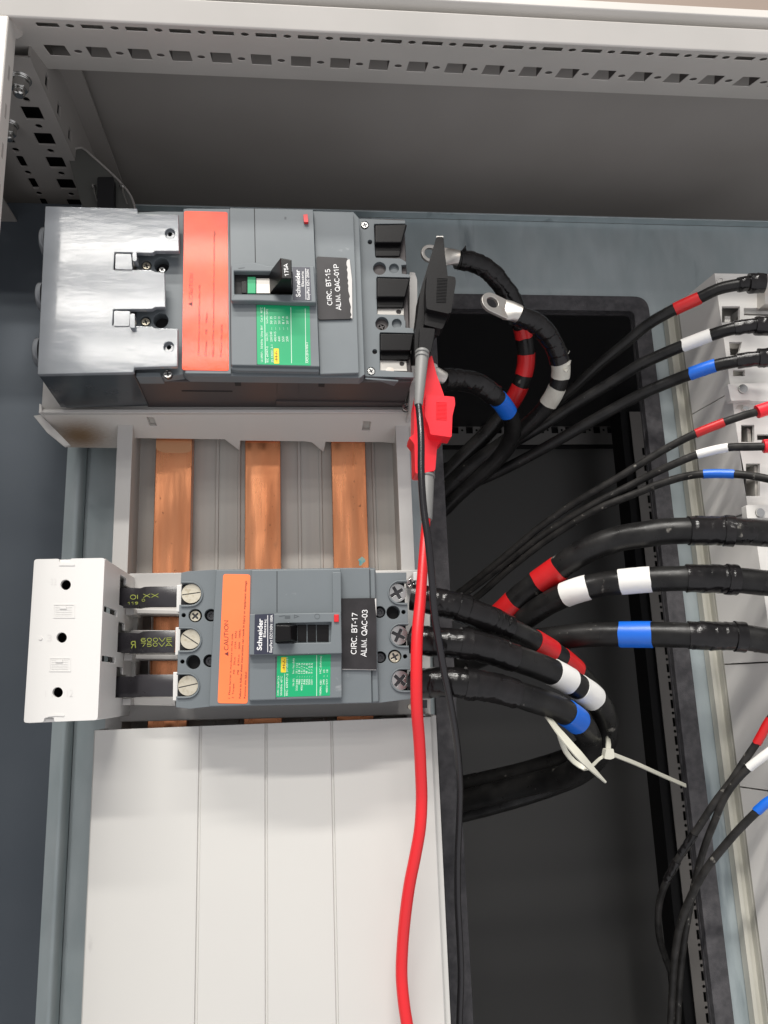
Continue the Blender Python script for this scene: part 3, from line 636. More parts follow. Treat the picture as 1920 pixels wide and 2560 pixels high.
# centre body
slab(lb, 'centre_panel', [(540, 1425), (924, 1420), (930, 1757), (522, 1766)], 0, 4.05, 'grey', bevel=.5)
slab(lb, 'right_chamfer', [(924, 1421), (938, 1422), (948, 1755), (930, 1757)], 1.4, 4.05, 'grey', bevel=.9)
slab(lb, 'raised_panel', [(628, 1424), (852, 1421), (855, 1745), (622, 1752)], -4, .05, 'grey', bevel=.7)
slab(lb, 'panel_rib', [(831, 1430), (852, 1429), (853, 1533), (832, 1534)], -5.6, -3.95, 'grey', bevel=.5)
slab(lb, 'toggle_surround', [(624, 1535), (853, 1531), (855, 1634), (622, 1638)], -8, -3.95, 'grey', [rnd([(690, 1559), (829, 1555), (826, 1606), (689, 1608)], 3)], bevel=.6)
b = B(); 
for x in (692.5,): sheet(b, rect(x-.9, 1428, x+.9, 1531), -4.08, -3.9)
sheet(b, rect(689, 1641, 690.8, 1748), -4.08, -3.9); obj('seam_line', b, M['hole'], lb)
slab(lb, 'toggle_well', [(686, 1552), (832, 1550), (832, 1612), (686, 1612)], -3.97, -3.2, 'hole', bevel=0)
b = B(); sheet(b, rect(744, 1562, 766, 1604), -5, -3.9); sheet(b, rect(769, 1562, 790, 1604), -4.8, -3.9); sheet(b, [(792, 1562), (822, 1562), (822, 1604), (792, 1604)], -4.5, -3.9); obj('toggle_slide', b, M['toggle'], lb, bevel=.3)
b = B(); hull(b, [P(x, y, -15) for x, y in ((689, 1562), (726, 1563), (728, 1601), (689, 1604))]+[P(x, y, -4) for x, y in ((691, 1562), (744, 1562), (744, 1604), (691, 1606))]); obj('toggle', b, M['toggle'], lb, bevel=.8, seg=3)
b = B(); text(b, 'I', (712, 1539), (712, 1547), 14, -8.06); 
sheet(b, circ(793, 1541, 7, 18), -8.08, -8, [circ(793, 1541, 5.6, 18)]); sheet(b, [(735, 1536), (749, 1541), (735, 1546)], -8.08, -8, [[(737, 1538.5), (744, 1541), (737, 1543.5)]])
sheet(b, [(697, 1540), (712, 1538), (712, 1540), (697, 1542)], -8.08, -8)
obj('position_marks', b, mat('grey_emboss', (.08, .092, .10), .5), lb)
slab(lb, 'trip_button', rect(835, 1536, 847, 1555), -9, -7.9, 'red', bevel=.3)
st = sticker(lb, 'caution_sticker', [(558, 1435), (626, 1436), (619, 1759), (544, 1758)], 0, 'orange2', r=7)
b = B(); Y = -.32
label(b, 'CAUTION', (571, 1626), (571, 1550), 11, Y, .13)
sheet(b, [(571, 1640), (571, 1629), (561, 1634.5)], Y, Y+.02)
text(b, '1  Phase barrier is mandatory on this side', (575, 1746), (583, 1584), 4.6, Y)
text(b, '2  Torque         M5    2N.m        (15A   60A)', (584, 1746), (592, 1578), 4.6, Y)
text(b, 'M8    8.5N.m     (60A   100A)', (597, 1686), (602, 1574), 4.6, Y)
text(b, 'Failure to follow these instructions can result in injury or equipment damage', (602, 1746), (617, 1452), 5, Y, .008)
text(b, 'Remove this label', (614, 1746), (617, 1680), 5, Y)
obj('lettering', b, M['ink'], st)
br = sticker(lb, 'brand_plate', [(637, 1536), (685, 1534), (682, 1635), (635, 1636)], -8, 'navy', t=.2, r=1)
b = B(); Y = -8.28
text(b, 'Schneider', (654, 1626), (657, 1547), 12, Y, .022); text(b, 'Electric', (664, 1593), (666, 1548), 6, Y, .01)
text(b, 'EasyPact EZC100N 100A', (680, 1631), (682, 1537), 6.5, Y, .01); sheet(b, rect(668.5, 1538, 670, 1630), Y, Y+.02)
obj('lettering', b, M['wtext'], br)
cl = sticker(lb, 'circuit_label', [(853, 1496), (940, 1495), (942, 1674), (854, 1672)], -.6, 'plateb', t=.9, r=2)
b = B(); Y = -1.58
label(b, 'CIRC. BT-17', (891, 1636), (894, 1532), 14, Y); label(b, 'ALIM. QAC-03', (916, 1642), (919, 1524), 14, Y); obj('lettering', b, M['wtext'], cl)
b = B(); sheet(b, [(856, 1671.5), (940, 1673), (940, 1675.5), (898, 1674.4), (856, 1674)], -1.2, -.6); sheet(b, [(937, 1497), (940.5, 1496), (941, 1540), (939, 1520)], -1.55, -.7); obj('torn_edge', b, M['torn'], cl)
gl = sticker(lb, 'rating_label', [(693, 1640), (827, 1636), (825, 1739), (690, 1743)], -4, 'green', t=.15, r=1)
b = B(); sheet(b, rnd([(703, 1643), (716, 1643), (715, 1681), (702, 1681)], 1.5), -4.22, -4.14); obj('warning_patch', b, M['yellow'], gl)
b = B(); text(b, '-H-/-', (712, 1676), (713, 1648), 6, -4.3, .02); obj('symbol', b, M['ink'], gl)
b = B(); Y = -4.22
rows = [('Ui 690V~ Uimp 8kV Cat A', 697, 1739, 1690, 4.5), ('50/60Hz 40°C', 705, 1739, 1690, 4.5), ('IEC 60947-2', 719, 1739, 1684, 5), ('JIS C8201-2-1', 719, 1680, 1643, 5), ('Ue (V)', 735, 1715, 1697, 4.5), ('Icu / Ics (kA)', 735, 1684, 1646, 4.5)]
for i, (s, e) in enumerate((('220/240', '25 / 12.5'), ('380', '18 / 9'), ('400/415', '15 / 7.5'), ('440', '10 / 5'), ('525', '8 / 4'), ('550', '5 / 2.5'), ('250=', '5 / 2.5'))):
    x = 743.5+i*6.2; rows += [(s, x, 1727 if i in (0, 2) else 1712, 1698, 4.3), ('~', x, 1694, 1690, 3), (e, x, 1684, 1658, 4.3)]
rows += [('NEMA AB1', 803, 1738, 1700, 4.6), ('HIC (kA/rms)', 803, 1684, 1640, 4.6), ('240  ~  25', 811, 1712, 1674, 4.4), ('480Y/277  ~  18', 819, 1732, 1674, 4.4)]
for s, x, ya, yb, c in rows: text(b, s, (x, ya), (x+1.2, yb), c, Y, .006)
sheet(b, rect(710.5, 1690, 711.5, 1741), Y, Y+.02) if False else None
sheet(b, rect(791, 1638, 792.3, 1740), Y, Y+.02); sheet(b, rect(711, 1684, 712, 1741), Y, Y+.02)
obj('lettering', b, M['gtext'], gl)

# ================================================================ UPPER BREAKER + ADAPTER
ua = thing('busbar_adapter', V(-40, 79, 150), 'brown-scorched beige plastic adapter under the large upper breaker', 'adapter')
ZB = P(600, 1027, 56).z
# sloping lower skirt: from the lip (Y 56) back and down to the bars
def pY(x, y): return P(x, y, 76)
lipz = ZB
def skirt():
    b = B()
    top = [P(x, y, 56) for x, y in ((100, 1030), (236, 1031), (560, 1034), (900, 1034), (1030, 1034))]
    bot = [P(x, y, 76) for x, y in ((169, 1119), (311, 1121), (322, 1096), (562, 1100), (964, 1106), (1014, 1110), (1032, 1100))]
    loopf = top+list(reversed(bot)); 
    return loopf
loop = skirt()
# planar fit: use a plane through three of the points and project the outline on it
p0 = P(100, 1030, 56); n_ = (P(1030, 1034, 56)-p0).cross(P(500, 1099, 76)-p0).normalized()
def SK(x, y): return PPL(x, y, p0, n_)
outl = [(100, 1030), (236, 1031), (1031, 1034), (1031, 1080), (1017, 1131), (1014, 1110), (966, 1107), (957, 1106), (814, 1105), (809, 1131), (779, 1106), (764, 1104), (601, 1102), (599, 1127), (562, 1099), (350, 1096), (322, 1096), (311, 1121), (169, 1119)]
slots_ = [[(366, 1043), (384, 1044), (392, 1065), (374, 1065)], [(909, 1053), (927, 1055), (924, 1077), (905, 1076)]]
b = B(); off = n_*3.0 if n_.y > 0 else -n_*3.0
plate3(b, [[SK(x, y) for x, y in outl]]+[[SK(x, y) for x, y in s] for s in slots_], off); obj('lower_skirt', b, M['burnt'], ua, bevel=.35)
b = B(); plate3(b, [[SK(x, y)+off*1.02 for x, y in s] for s in [[(360, 1038), (396, 1038), (396, 1070), (360, 1070)]]], off*.3); plate3(b, [[SK(x, y)+off*1.02 for x, y in [(900, 1048), (932, 1048), (932, 1082), (900, 1082)]]], off*.3); obj('slot_backing', b, M['tray'], ua)
b = B(); box(b, P(100, 1030, 56).x, P(1030, 1034, 56).x, 53.5, 78, lipz-2.2, lipz+.2); obj('lip', b, M['adapter'], ua, bevel=.5)
b = B(); box(b, P(100, 1030, 56).x, P(1026, 1034, 56).x, 58, 78, lipz+.2, 300); obj('backing_body', b, M['adapter'], ua, bevel=.5)
b = B(); plate3(b, [[P(x, y, 62) for x, y in ((83, 1039), (101, 1036), (175, 1112), (160, 1116), (117, 1081))]], V(0, 3, 0)); obj('side_flap', b, M['adapter'], ua, bevel=.4)
b = B(); plate3(b, [[P(x, y, 52) for x, y in ((98, 1008), (104, 1012), (104, 1031), (97, 1033))]], V(0, 14, 0)); obj('corner_horn', b, M['adapter'], ua, bevel=.4)
slab(ua, 'cream_end_plate', rnd([(1024, 680), (1037, 681), (1043, 700), (1043, 900), (1034, 1030), (1024, 1030)], 3), 40, 62, 'adapter', bevel=.6)
screw(ua, 1016, 1017, 11, 46, 'cross', 'chrome', .5)

ub = thing('circuit_breaker', V(-20, 58, 188), 'large dark grey circuit breaker with silver terminal shield and CIRC. BT-15 label', 'circuit breaker')
zb0 = P(700, 941, 4).z
b = B(); box(b, P(340, 700, 10).x, P(1024, 800, 10).x, 13, 57.6, zb0, P(700, 530, 10).z-1.0); obj('rear_case', b, M['greyb'], ub, bevel=.6)
# underside details (on the plane Z=zb0)
def under(pts, t=.25):
    b = B(); plate3(b, [[PZ(x, y, zb0-.02) for x, y in pts]], V(0, 0, -t)); return b
b = under([(454, 976), (581, 977), (581, 979), (454, 978)]); 
for q in ([(586, 953), (602, 953), (603, 964), (588, 964)], [(796, 957), (812, 958), (811, 967), (796, 966)]): plate3(b, [[PZ(x, y, zb0-.02) for x, y in q]], V(0, 0, -.25))
obj('underside_slots', b, M['hole'], ub)
b = under([(694, 955), (746, 956), (745, 984), (692, 983)], .5); obj('underside_boss', b, M['greyb'], ub, bevel=.2)
b = under([(690, 1000), (1020, 1004), (1022, 1010), (690, 1012)], 1.2); obj('underside_step', b, M['greyb'], ub, bevel=.3)
b = under([(912, 944), (996, 950), (985, 962), (950, 950)], 1.0); obj('underside_tab', b, M['grey'], ub, bevel=.3)
# left recess plate behind the shield fingers
hs = [circ(366, 664, 12), circ(404, 663, 18.5), circ(364, 803, 12.5), circ(402, 801, 18.5), circ(424, 584, 9), circ(422, 867, 9)]
slab(ub, 'recess_plate', [(340, 531), (400, 528), (462, 529), (458, 936), (402, 942), (340, 942)], 5, 13, 'grey', hs, bevel=.4)
slab(ub, 'recess_floor', [(345, 540), (455, 540), (455, 925), (345, 925)], 12.2, 13.3, 'hole', bevel=0)
slab(ub, 'lower_ledge', [(340, 932), (400, 931), (404, 942), (340, 942)], 2, 12.9, 'grey', bevel=.4)
for x, y in ((366, 664), (364, 804)): screw(ub, x, y, 10.5, 4.2, 'cross', 'brass', .4)
screw(ub, 405, 674, 8, 6.5, 'cross', 'chrome', .9); screw(ub, 419, 934, 11, 1.5, 'cross', 'chrome', .2)
# mid body with chamfers
slab(ub, 'front_body', [(458, 522), (473, 520), (884, 529), (898, 545), (912, 936), (900, 945), (470, 939), (456, 930)], 3, 13.1, 'grey', bevel=.5)
slab(ub, 'right_panel', [(784, 527), (883, 530), (897, 933), (800, 936)], 0, 3.05, 'grey', bevel=.6)
slab(ub, 'left_panel', [(470, 521), (574, 521), (577, 935), (463, 934)], .8, 3.05, 'grey', bevel=.5)
slab(ub, 'raised_panel', [(574, 519), (783, 523), (799, 917), (578, 913)], -4, 3.05, 'grey', bevel=.6)
slab(ub, 'raised_panel_side', [(577, 915), (797, 917), (799, 930), (590, 926), (577, 922)], -1.8, 3.05, 'grey', bevel=.8)
slab(ub, 'toggle_surround', [(577, 662), (637, 655), (672, 664), (786, 664), (791, 757), (735, 756), (640, 752), (577, 752)], -9, -3.95, 'grey', [rnd([(585, 678), (731, 680), (731, 735), (586, 734)], 2)], bevel=.9)
b = B(); sheet(b, [(635, 520), (636.8, 520), (639.5, 656), (637.5, 656)], -4.1, -3.9); sheet(b, [(640, 762), (641.5, 762), (643.5, 912), (642, 912)], -4.1, -3.9); obj('seam_line', b, M['hole'], ub)
slab(ub, 'toggle_well', [(583, 672), (736, 672), (736, 742), (583, 742)], -4.02, -3.4, 'hole', bevel=0)
slab(ub, 'on_indicator', [(619, 692), (639, 692), (639, 733), (619, 733)], -5.2, -3.95, 'green', bevel=.1)
slab(ub, 'metal_slide', [(641, 696), (676, 696), (676, 733), (641, 733)], -5.0, -3.95, 'tabm', bevel=.1)
slab(ub, 'slide_ribs', [(604, 702), (617, 702), (617, 733), (604, 733)], -5, -3.95, 'toggle', bevel=.3)
tg = B(); hull(tg, [P(x, y, -28) for x, y in ((701, 644), (729, 649), (729, 698), (704, 697))]+[P(x, y, -4.2) for x, y in ((672, 682), (730, 682), (730, 736), (674, 734))]); tg = obj('toggle', tg, M['toggle'], ub, bevel=.7, seg=3)
b = B(); label(b, '175A', (722, 690), (719, 659), 10, -28.12, .16); obj('lettering', b, M['wtext'], tg)
slab(ub, 'trip_button', rnd([(758, 536), (769, 535), (771, 555), (760, 555)], 2), -6.2, -3.9, 'red', bevel=.4)
b = B(); sheet(b, [(595, 670), (612, 668), (612, 670), (597, 672)], -9.08, -9); sheet(b, rect(711, 542, 716, 548), -4.1, -4.0); obj('position_marks', b, mat('grey_emboss_dark', (.07, .08, .09), .5), ub)
st = sticker(ub, 'caution_sticker', [(460, 527), (569, 530), (572, 927), (455, 925)], .8, 'orange', r=6)
b = B(); Y = .8-.33
label(b, 'CAUTION', (482, 749), (484, 683), 10, Y, .10); sheet(b, [(481, 766), (481, 754), (471, 760)], Y, Y+.02)
text(b, '1 Phase barrier is mandatory on this side', (499, 889), (501, 712), 5.5, Y); text(b, '2 Torque      M8     10N.m', (517, 891), (520, 782), 6, Y)
text(b, 'Failure to follow these instructions can result in injury or equipment damage', (535, 891), (538, 578), 5.5, Y); text(b, 'Remove this label', (555, 892), (557, 812), 6, Y)
obj('lettering', b, M['ink'], st)
br = sticker(ub, 'brand_plate', [(731, 667), (775, 668), (779, 751), (733, 750)], -9, 'navy', t=.15, r=1)
b = B(); Y = -9.22
text(b, 'Schneider', (751, 742), (749, 674), 11, Y, .022); text(b, 'Electric', (760, 716), (759, 678), 6, Y, .01); text(b, 'EasyPact EZC 250N', (774, 749), (772, 674), 6.5, Y, .01)
sheet(b, [(763, 671), (764.3, 671), (765.5, 749), (764.2, 749)], Y, Y+.02); obj('lettering', b, M['wtext'], br)
cl = sticker(ub, 'circuit_label', [(791, 641), (869, 645), (879, 797), (796, 799)], 0, 'plateb', t=1.2, r=5)
b = B(); Y = -1.32
label(b, 'CIRC. BT-15', (831, 763), (825, 672), 12.5, Y); label(b, 'ALIM. QAC-01P', (853, 775), (846, 660), 12.5, Y); obj('lettering', b, M['wtext'], cl)
b = B(); pr_ = [(868, 650)]
for k in range(22): pr_.append((868.6+k*.50+random.uniform(-3.4, .6), 655+k*6.6))
pr_ += [(881, 796), (880, 700), (874, 648)]
sheet(b, pr_, -1.28, -.2); obj('torn_edge', b, M['torn'], cl)
gl = sticker(ub, 'rating_label', [(641, 762), (774, 765), (777, 914), (643, 911)], -4, 'green', t=.15, r=3)
b = B(); sheet(b, rnd([(684, 871), (697, 871), (698, 909), (685, 909)], 2), -4.24, -4.14); obj('warning_patch', b, M['yellow'], gl)
b = B(); text(b, '-H-/-', (694, 904), (693, 877), 6, -4.3, .02); obj('symbol', b, M['ink'], gl)
b = B(); Y = -4.22
rows = [('Ui 690V~  50/60Hz  Uimp 8kV    Cat A  40°C', 657, 905, 768, 5), ('IEC 60947-2', 671, 906, 866, 5.2), ('Ue (V)', 670, 852, 832, 5), ('Icu/Ics (kA)', 670, 808, 773, 5), ('JIS C8201-2-1', 683, 906, 862, 5.2)]
for i, (s, e) in enumerate((('230/240', '50/ 25'), ('400/415', '25/ 13'), ('440', '20/ 10'), ('550', '8 / 4'), ('250', '20/ 10'))):
    x = 681+i*10; rows += [(s, x, 854, 829 if i < 2 else 841, 5.4), ('~', x, 825, 818, 3.5), (e, x, 810, 791, 5.4)]
rows += [('AADL-J81B-M08-3', 771, 908, 856, 5.4)]
for s, x, ya, yb, c in rows: text(b, s, (x, ya), (x-1.0, yb), c, Y, .006)
for x, ya, yb in ((661.5, 908, 768), (727, 908, 768), (763, 908, 771)): sheet(b, [(x-.7, yb), (x+.7, yb), (x+2.7, ya), (x+1.2, ya)], Y, Y+.02)
obj('lettering', b, M['gtext'], gl)
# right terminal shoulder with three open bays
b = B()
out = [(897, 546), (1013, 551), (1014, 559), (936, 560), (935, 565), (938, 640), (941, 644), (1002, 646), (1016, 655), (1016, 662), (1004, 663), (1005, 684), (1024, 686), (1026, 694), (943, 692), (941, 697), (943, 785), (1010, 788), (1012, 801),
       (1014, 802), (1014, 819), (1033, 820), (1035, 833), (951, 831), (949, 836), (950, 925), (1034, 931), (1035, 944), (914, 941), (911, 936)]
hs = [circ(949, 671, 16), circ(985, 671, 12), circ(955, 809, 16.5), circ(992, 809, 12), circ(925, 605, 5.5, 14), circ(937, 879, 6, 14), circ(912, 563, 10, 18), circ(928, 928, 10, 18)]
slab(ub, 'terminal_shoulder', out, 10, 16, 'grey', hs, bevel=.4)
slab(ub, 'shoulder_floor', [(898, 552), (1010, 556), (1030, 938), (915, 936)], 15.4, 17, 'hole', bevel=0)
b = B()
for x, y in ((985, 671), (992, 809)): sheet(b, circ(x, y, 12.5), 12.5, 15.3)
obj('shallow_boss', b, M['grey'], ub)
for (pts, lo_) in (([(937, 562), (1018, 560), (1005, 606), (937, 606)], 0), ([(942, 694), (1026, 697), (1014, 742), (942, 742)], 0), ([(950, 834), (1035, 835), (1028, 876), (950, 876)], 0)):
    slab(ub, 'bay_cap', pts, 6, 12, 'toggle', bevel=.8)
for pts in ([(938, 607), (1004, 607), (1000, 640), (938, 640)], [(943, 743), (1013, 743), (1008, 768), (943, 768)], [(951, 877), (1026, 877), (1022, 898), (951, 898)]):
    slab(ub, 'bay_lower', pts, 10, 14, 'toggle', bevel=.5)
for pts, h in (([(937, 640), (1000, 643), (1000, 652), (937, 652)], (990, 648)), ([(943, 769), (1010, 770), (1010, 788), (943, 787)], (997, 779)), ([(950, 899), (1016, 903), (1018, 928), (950, 926)], (1005, 909))):
    slab(ub, 'terminal_plate', pts, 12, 15, 'tabm', [circ(h[0], h[1], 6 if h[1] > 700 else 3, 16)], bevel=.3)
screw(ub, 912, 562, 9.3, 9.4, 'cross', 'chrome', .3); screw(ub, 928, 928, 9.3, 9.4, 'cross', 'chrome', .6); screw(ub, 954, 818, 9, 13, 'cross', 'chrome', .4)
screw(ub, 975, 927, 11, 11.5, 'none', 'lug')
# terminal shield
sh = [(113, 515), (343, 521), (345, 534), (446, 536), (448, 628), (388, 628), (381, 633), (342, 632), (287, 631), (284, 674), (378, 674), (386, 679), (411, 681), (413, 768), (388, 768), (380, 773), (284, 774), (281, 813), (381, 816), (386, 820), (445, 821),
      (444, 916), (336, 919), (334, 931), (93, 936)]
hs = [circ(425, 584, 12.5), circ(422, 867, 12.5)]
shield = slab(ub, 'terminal_shield', sh, -5, -1.5, 'shield', hs, bevel=.5)
b = B()
for x, y in ((425, 585), (422, 868)): sheet(b, circ(x, y, 12.4), -2.6, -1.4, [circ(x, y, 6)])
obj('shield_bush', b, M['shield'], shield)
for pts in ([(289, 634), (328, 635), (331, 674), (288, 673)], [(285, 777), (325, 778), (323, 815), (284, 815)]): 
    b = B(); sheet(b, rnd(pts, 3), -5.6, -1.5); obj('shield_latch', b, M['shield'], shield, bevel=.4)
for pts in ([(331, 627), (341, 627), (342, 653), (331, 652)], [(325, 784), (337, 784), (337, 820), (324, 819)]):
    b = B(); sheet(b, rnd(pts, 4), -8, -1.5); obj('latch_tab', b, M['shield'], shield, bevel=.7)
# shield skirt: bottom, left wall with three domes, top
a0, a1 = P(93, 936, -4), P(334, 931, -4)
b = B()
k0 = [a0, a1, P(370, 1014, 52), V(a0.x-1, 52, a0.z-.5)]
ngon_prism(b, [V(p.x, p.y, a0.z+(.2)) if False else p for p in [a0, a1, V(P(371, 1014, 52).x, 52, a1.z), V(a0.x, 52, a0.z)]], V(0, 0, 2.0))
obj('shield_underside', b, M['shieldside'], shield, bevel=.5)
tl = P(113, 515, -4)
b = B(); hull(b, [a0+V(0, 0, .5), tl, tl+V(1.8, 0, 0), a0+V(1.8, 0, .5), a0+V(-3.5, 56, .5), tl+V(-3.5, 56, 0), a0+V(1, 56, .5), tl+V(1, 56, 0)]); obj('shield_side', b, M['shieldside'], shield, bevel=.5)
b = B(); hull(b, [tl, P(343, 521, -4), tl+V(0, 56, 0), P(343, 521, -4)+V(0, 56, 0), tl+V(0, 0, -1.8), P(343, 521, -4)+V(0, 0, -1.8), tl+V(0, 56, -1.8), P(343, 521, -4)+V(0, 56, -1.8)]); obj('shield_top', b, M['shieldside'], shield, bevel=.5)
for (px, py) in ((108, 606), (99, 744), (92, 882)):
    c = P(px, py, 10); b = B(); lathe(b, c, V(-1, 0, 0), [(9, -3), (9, -.5), (8, .3), (6, .9), (4, 1.3), (2, 1.5), (1, 1.5)], 30)
    obj('shield_dome', b, M['shield'], shield, sharp=80)

# ================================================================ CABLES
def noise1(s, k): return noise.noise(Vector((s*.11, k*7.3, 0)))
SEED = [0]
def cable(label, pts, r, bands=(), tapes=(), group=None, lug=None, mt='cable', name='power_cable', cat='cable', joins=()):
    """pts: (px, py, Y[, flatten]) ; bands: (px,py,px,py,material) ; tapes: (px,py,px,py,extra radius)"""
    SEED[0] += 1; sd = SEED[0]
    ctl = [P(p[0], p[1], p[2]) for p in pts]; S = spline(ctl, 2.0)
    root = thing(name, S[0], label, cat, group)
    prj = [Vector(proj(s)) for s in S]
    def idx(x, y):
        v = Vector((x, y)); return min(range(len(S)), key=lambda i: (prj[i]-v).length)
    b = B(); tube(b, S, lambda i, s: r*(1+.015*noise1(s, sd)), 24); obj('sheath', b, M[mt], root, sharp=60)
    for (x0, y0, x1, y1, ex) in tapes:
        i0, i1 = sorted((idx(x0, y0), idx(x1, y1)))
        sub = spline(S[i0:i1+1:3]+[S[i1]] if (i1-i0) % 3 else S[i0:i1+1:3], .8); n = len(sub)
        def tr_(i, s, ex=ex, sd=sd, n=n):
            def f(a):
                w = (s/8.5+a/(2*math.pi)+1.3*noise.noise(Vector((s*.06, sd, 2)))) % 1.0; w *= .5+.9*abs(noise.noise(Vector((s*.08, sd*3, 5))))
                return r+ex+.55*w+.5*noise.noise(Vector((s*.09, math.cos(a)*1.2, math.sin(a)*1.2+sd)))+.25*noise.noise(Vector((s*.35, math.cos(a)*3, math.sin(a)*3+sd)))
            return f
        def fl(i, s, n=n): return (1, 1)
        b = B(); tube(b, sub, tr_, 30, fl); obj('tape_wrap', b, M['tape'], root, sharp=50)
    for (x0, y0, x1, y1, mk) in bands:
        i0, i1 = sorted((idx(x0, y0), idx(x1, y1))); i1 = max(i1, i0+2)
        sub = S[i0:i1+1]; b = B(); ph = random.random()*6
        tube(b, sub, lambda i, s: (lambda a: r+.36+(.16 if (a+ph) % 6.28 < 2 else 0)+.10*noise.noise(Vector((s*.3+ph, math.cos(a)*2, math.sin(a)*2)))), 36, None, .9); obj('colour_band', b, M[mk], root, sharp=50)
    if lug: lug(root, S)
    return root, S
def ring_lug(root, c, d, n, r_ring, hole, L, w, rb):
    """flat ring terminal: c ring centre, d direction to the barrel, n plate normal"""
    d = d.normalized(); n = (n-d*n.dot(d)).normalized(); s = d.cross(n)
    def pt(u, v): return c+d*u+s*v
    o = [pt(r_ring*math.cos(a), r_ring*math.sin(a)) for a in [math.pi*.5+math.pi*k/22 for k in range(23)]]
    o += [pt(L*.75, -r_ring*.99), pt(L+1, -rb*1.25), pt(L+1, rb*1.25), pt(L*.75, r_ring*.99)]
    h = [pt(hole*math.cos(a), hole*math.sin(a)) for a in [2*math.pi*k/24 for k in range(24)]]
    b = B(); plate3(b, [o, h], n*2.6); lg = obj('cable_lug', b, M['lug'], root, bevel=.5)
    b = B(); cc = [pt(L-2, 0)+n*1.3, pt(L+2, 0)+n*2.5, pt(L+5, 0)+n*3, pt(L+8, 0)+n*3]
    tube(b, cc, lambda i, s_: rb, 20, lambda i, s_: [(1.25, .24), (1.2, .42), (1.08, .75), (1, .95)][i]); obj('lug_barrel', b, M['lug'], lg, sharp=60)

# ---- group A: disconnected cables with lugs
g_a = 'disconnected cables with bare lugs'
def lugA1(root, S): 
    c = P(1074, 637, 40); e = P(1140, 650, 42); ring_lug(root, c, e-c, V(-.1, -1, .0), 6.6, 4.0, 12, 8, 5.4)
cable('black taped cable with lug behind the black test clip, two red bands below', [(1140, 650, 44), (1175, 654, 46), (1220, 675, 50), (1262, 722, 58), (1293, 780, 68), (1308, 832, 78), (1315, 905, 90), (1300, 965, 100), (1272, 1015, 112), (1215, 1085, 128), (1150, 1150, 140), (1090, 1215, 150), (1030, 1290, 160)], 6.3,
      [(1308, 815, 1314, 846, 'tred'), (1317, 885, 1312, 938, 'tred'), (1294, 960, 1262, 1015, 'tred')], [(1146, 650, 1303, 815, .6)], g_a, lugA1)
def lugA2(root, S):
    c = P(1227, 761, 30); e = P(1292, 792, 34); ring_lug(root, c, e-c, V(0, -1, .25), 8.0, 4.2, 12, 9.5, 6.2)
cable('black taped cable with ring lug and frayed white bands', [(1284, 786, 35), (1335, 806, 40), (1372, 842, 48), (1396, 890, 58), (1402, 930, 66), (1390, 975, 76), (1352, 1032, 92), (1285, 1090, 110), (1200, 1150, 128), (1110, 1225, 145), (1040, 1290, 158)], 6.3,
      [(1400, 905, 1396, 945, 'tdirty'), (1388, 968, 1365, 1008, 'tdirty')], [(1286, 787, 1402, 905, .7)], g_a, lugA2)
def lugA3(root, S):
    c = P(1078, 932, 40); e = P(1118, 955, 46); ring_lug(root, c, e-c, V(.3, -1, -.2), 6.5, 3.6, 1, 8, 4.4)
cable('short black taped cable with blue band beside the red test clip', [(1104, 949, 47), (1150, 950, 54), (1196, 960, 60), (1228, 982, 66), (1256, 1010, 76), (1280, 1055, 92), (1275, 1105, 108), (1225, 1165, 126), (1150, 1230, 144), (1080, 1300, 160)], 6.5,
      [(1243, 996, 1270, 1030, 'tblue')], [(1105, 949, 1232, 985, 1.2)], g_a, lugA3)
# loose corners and threads of the tape
def flap(root_label, pts3, mt):
    root = [o for o in C.objects if o.get('label') == root_label][0]
    b = B(); hull(b, [P(*p) for p in pts3]+[P(p[0]+1.2, p[1]+1.2, p[2]+1.4) for p in pts3]); obj('tape_flap', b, M[mt], root)
LA1, LA2 = 'black taped cable with lug behind the black test clip, two red bands below', 'black taped cable with ring lug and frayed white bands'
flap(LA1, [(1150, 632, 42), (1164, 613, 38), (1166, 630, 42)], 'tape'); flap(LA1, [(1184, 660, 45), (1195, 688, 43), (1212, 678, 47)], 'tape')
for q in ([(1408, 905, 58), (1424, 876, 52), (1413, 897, 56)], [(1410, 915, 58), (1427, 900, 54), (1424, 912, 56)], [(1408, 925, 58), (1422, 921, 55), (1416, 930, 57)]): flap(LA2, q, 'tdirty')
# ---- group B
g_b = 'medium cables running to the top distribution block'
cable('medium black cable with glossy red band entering the top block', [(1912, 708, 22), (1880, 708, 24), (1845, 712, 26), (1798, 722, 32), (1748, 745, 40), (1679, 777, 52), (1619, 812, 64), (1560, 861, 78), (1500, 910, 92), (1430, 975, 108), (1330, 1055, 128), (1220, 1125, 145), (1090, 1180, 160), (1000, 1220, 170)], 4.2,
      [(1688, 772, 1746, 746, 'tred')], [(1845, 712, 1912, 708, .8), (1872, 708, 1912, 708, 2.4)], g_b)
cable('medium black cable with white band, second into the top block', [(1932, 817, 20), (1888, 814, 22), (1828, 823, 28), (1777, 838, 36), (1706, 865, 48), (1660, 884, 56), (1600, 912, 66), (1530, 955, 80), (1440, 1010, 96), (1350, 1068, 112), (1273, 1112, 126), (1190, 1150, 142), (1100, 1190, 156), (1000, 1225, 165)], 4.3,
      [(1708, 864, 1776, 838, 'twhite')], [(1835, 821, 1932, 817, .8), (1886, 814, 1932, 817, 2.0)], g_b)
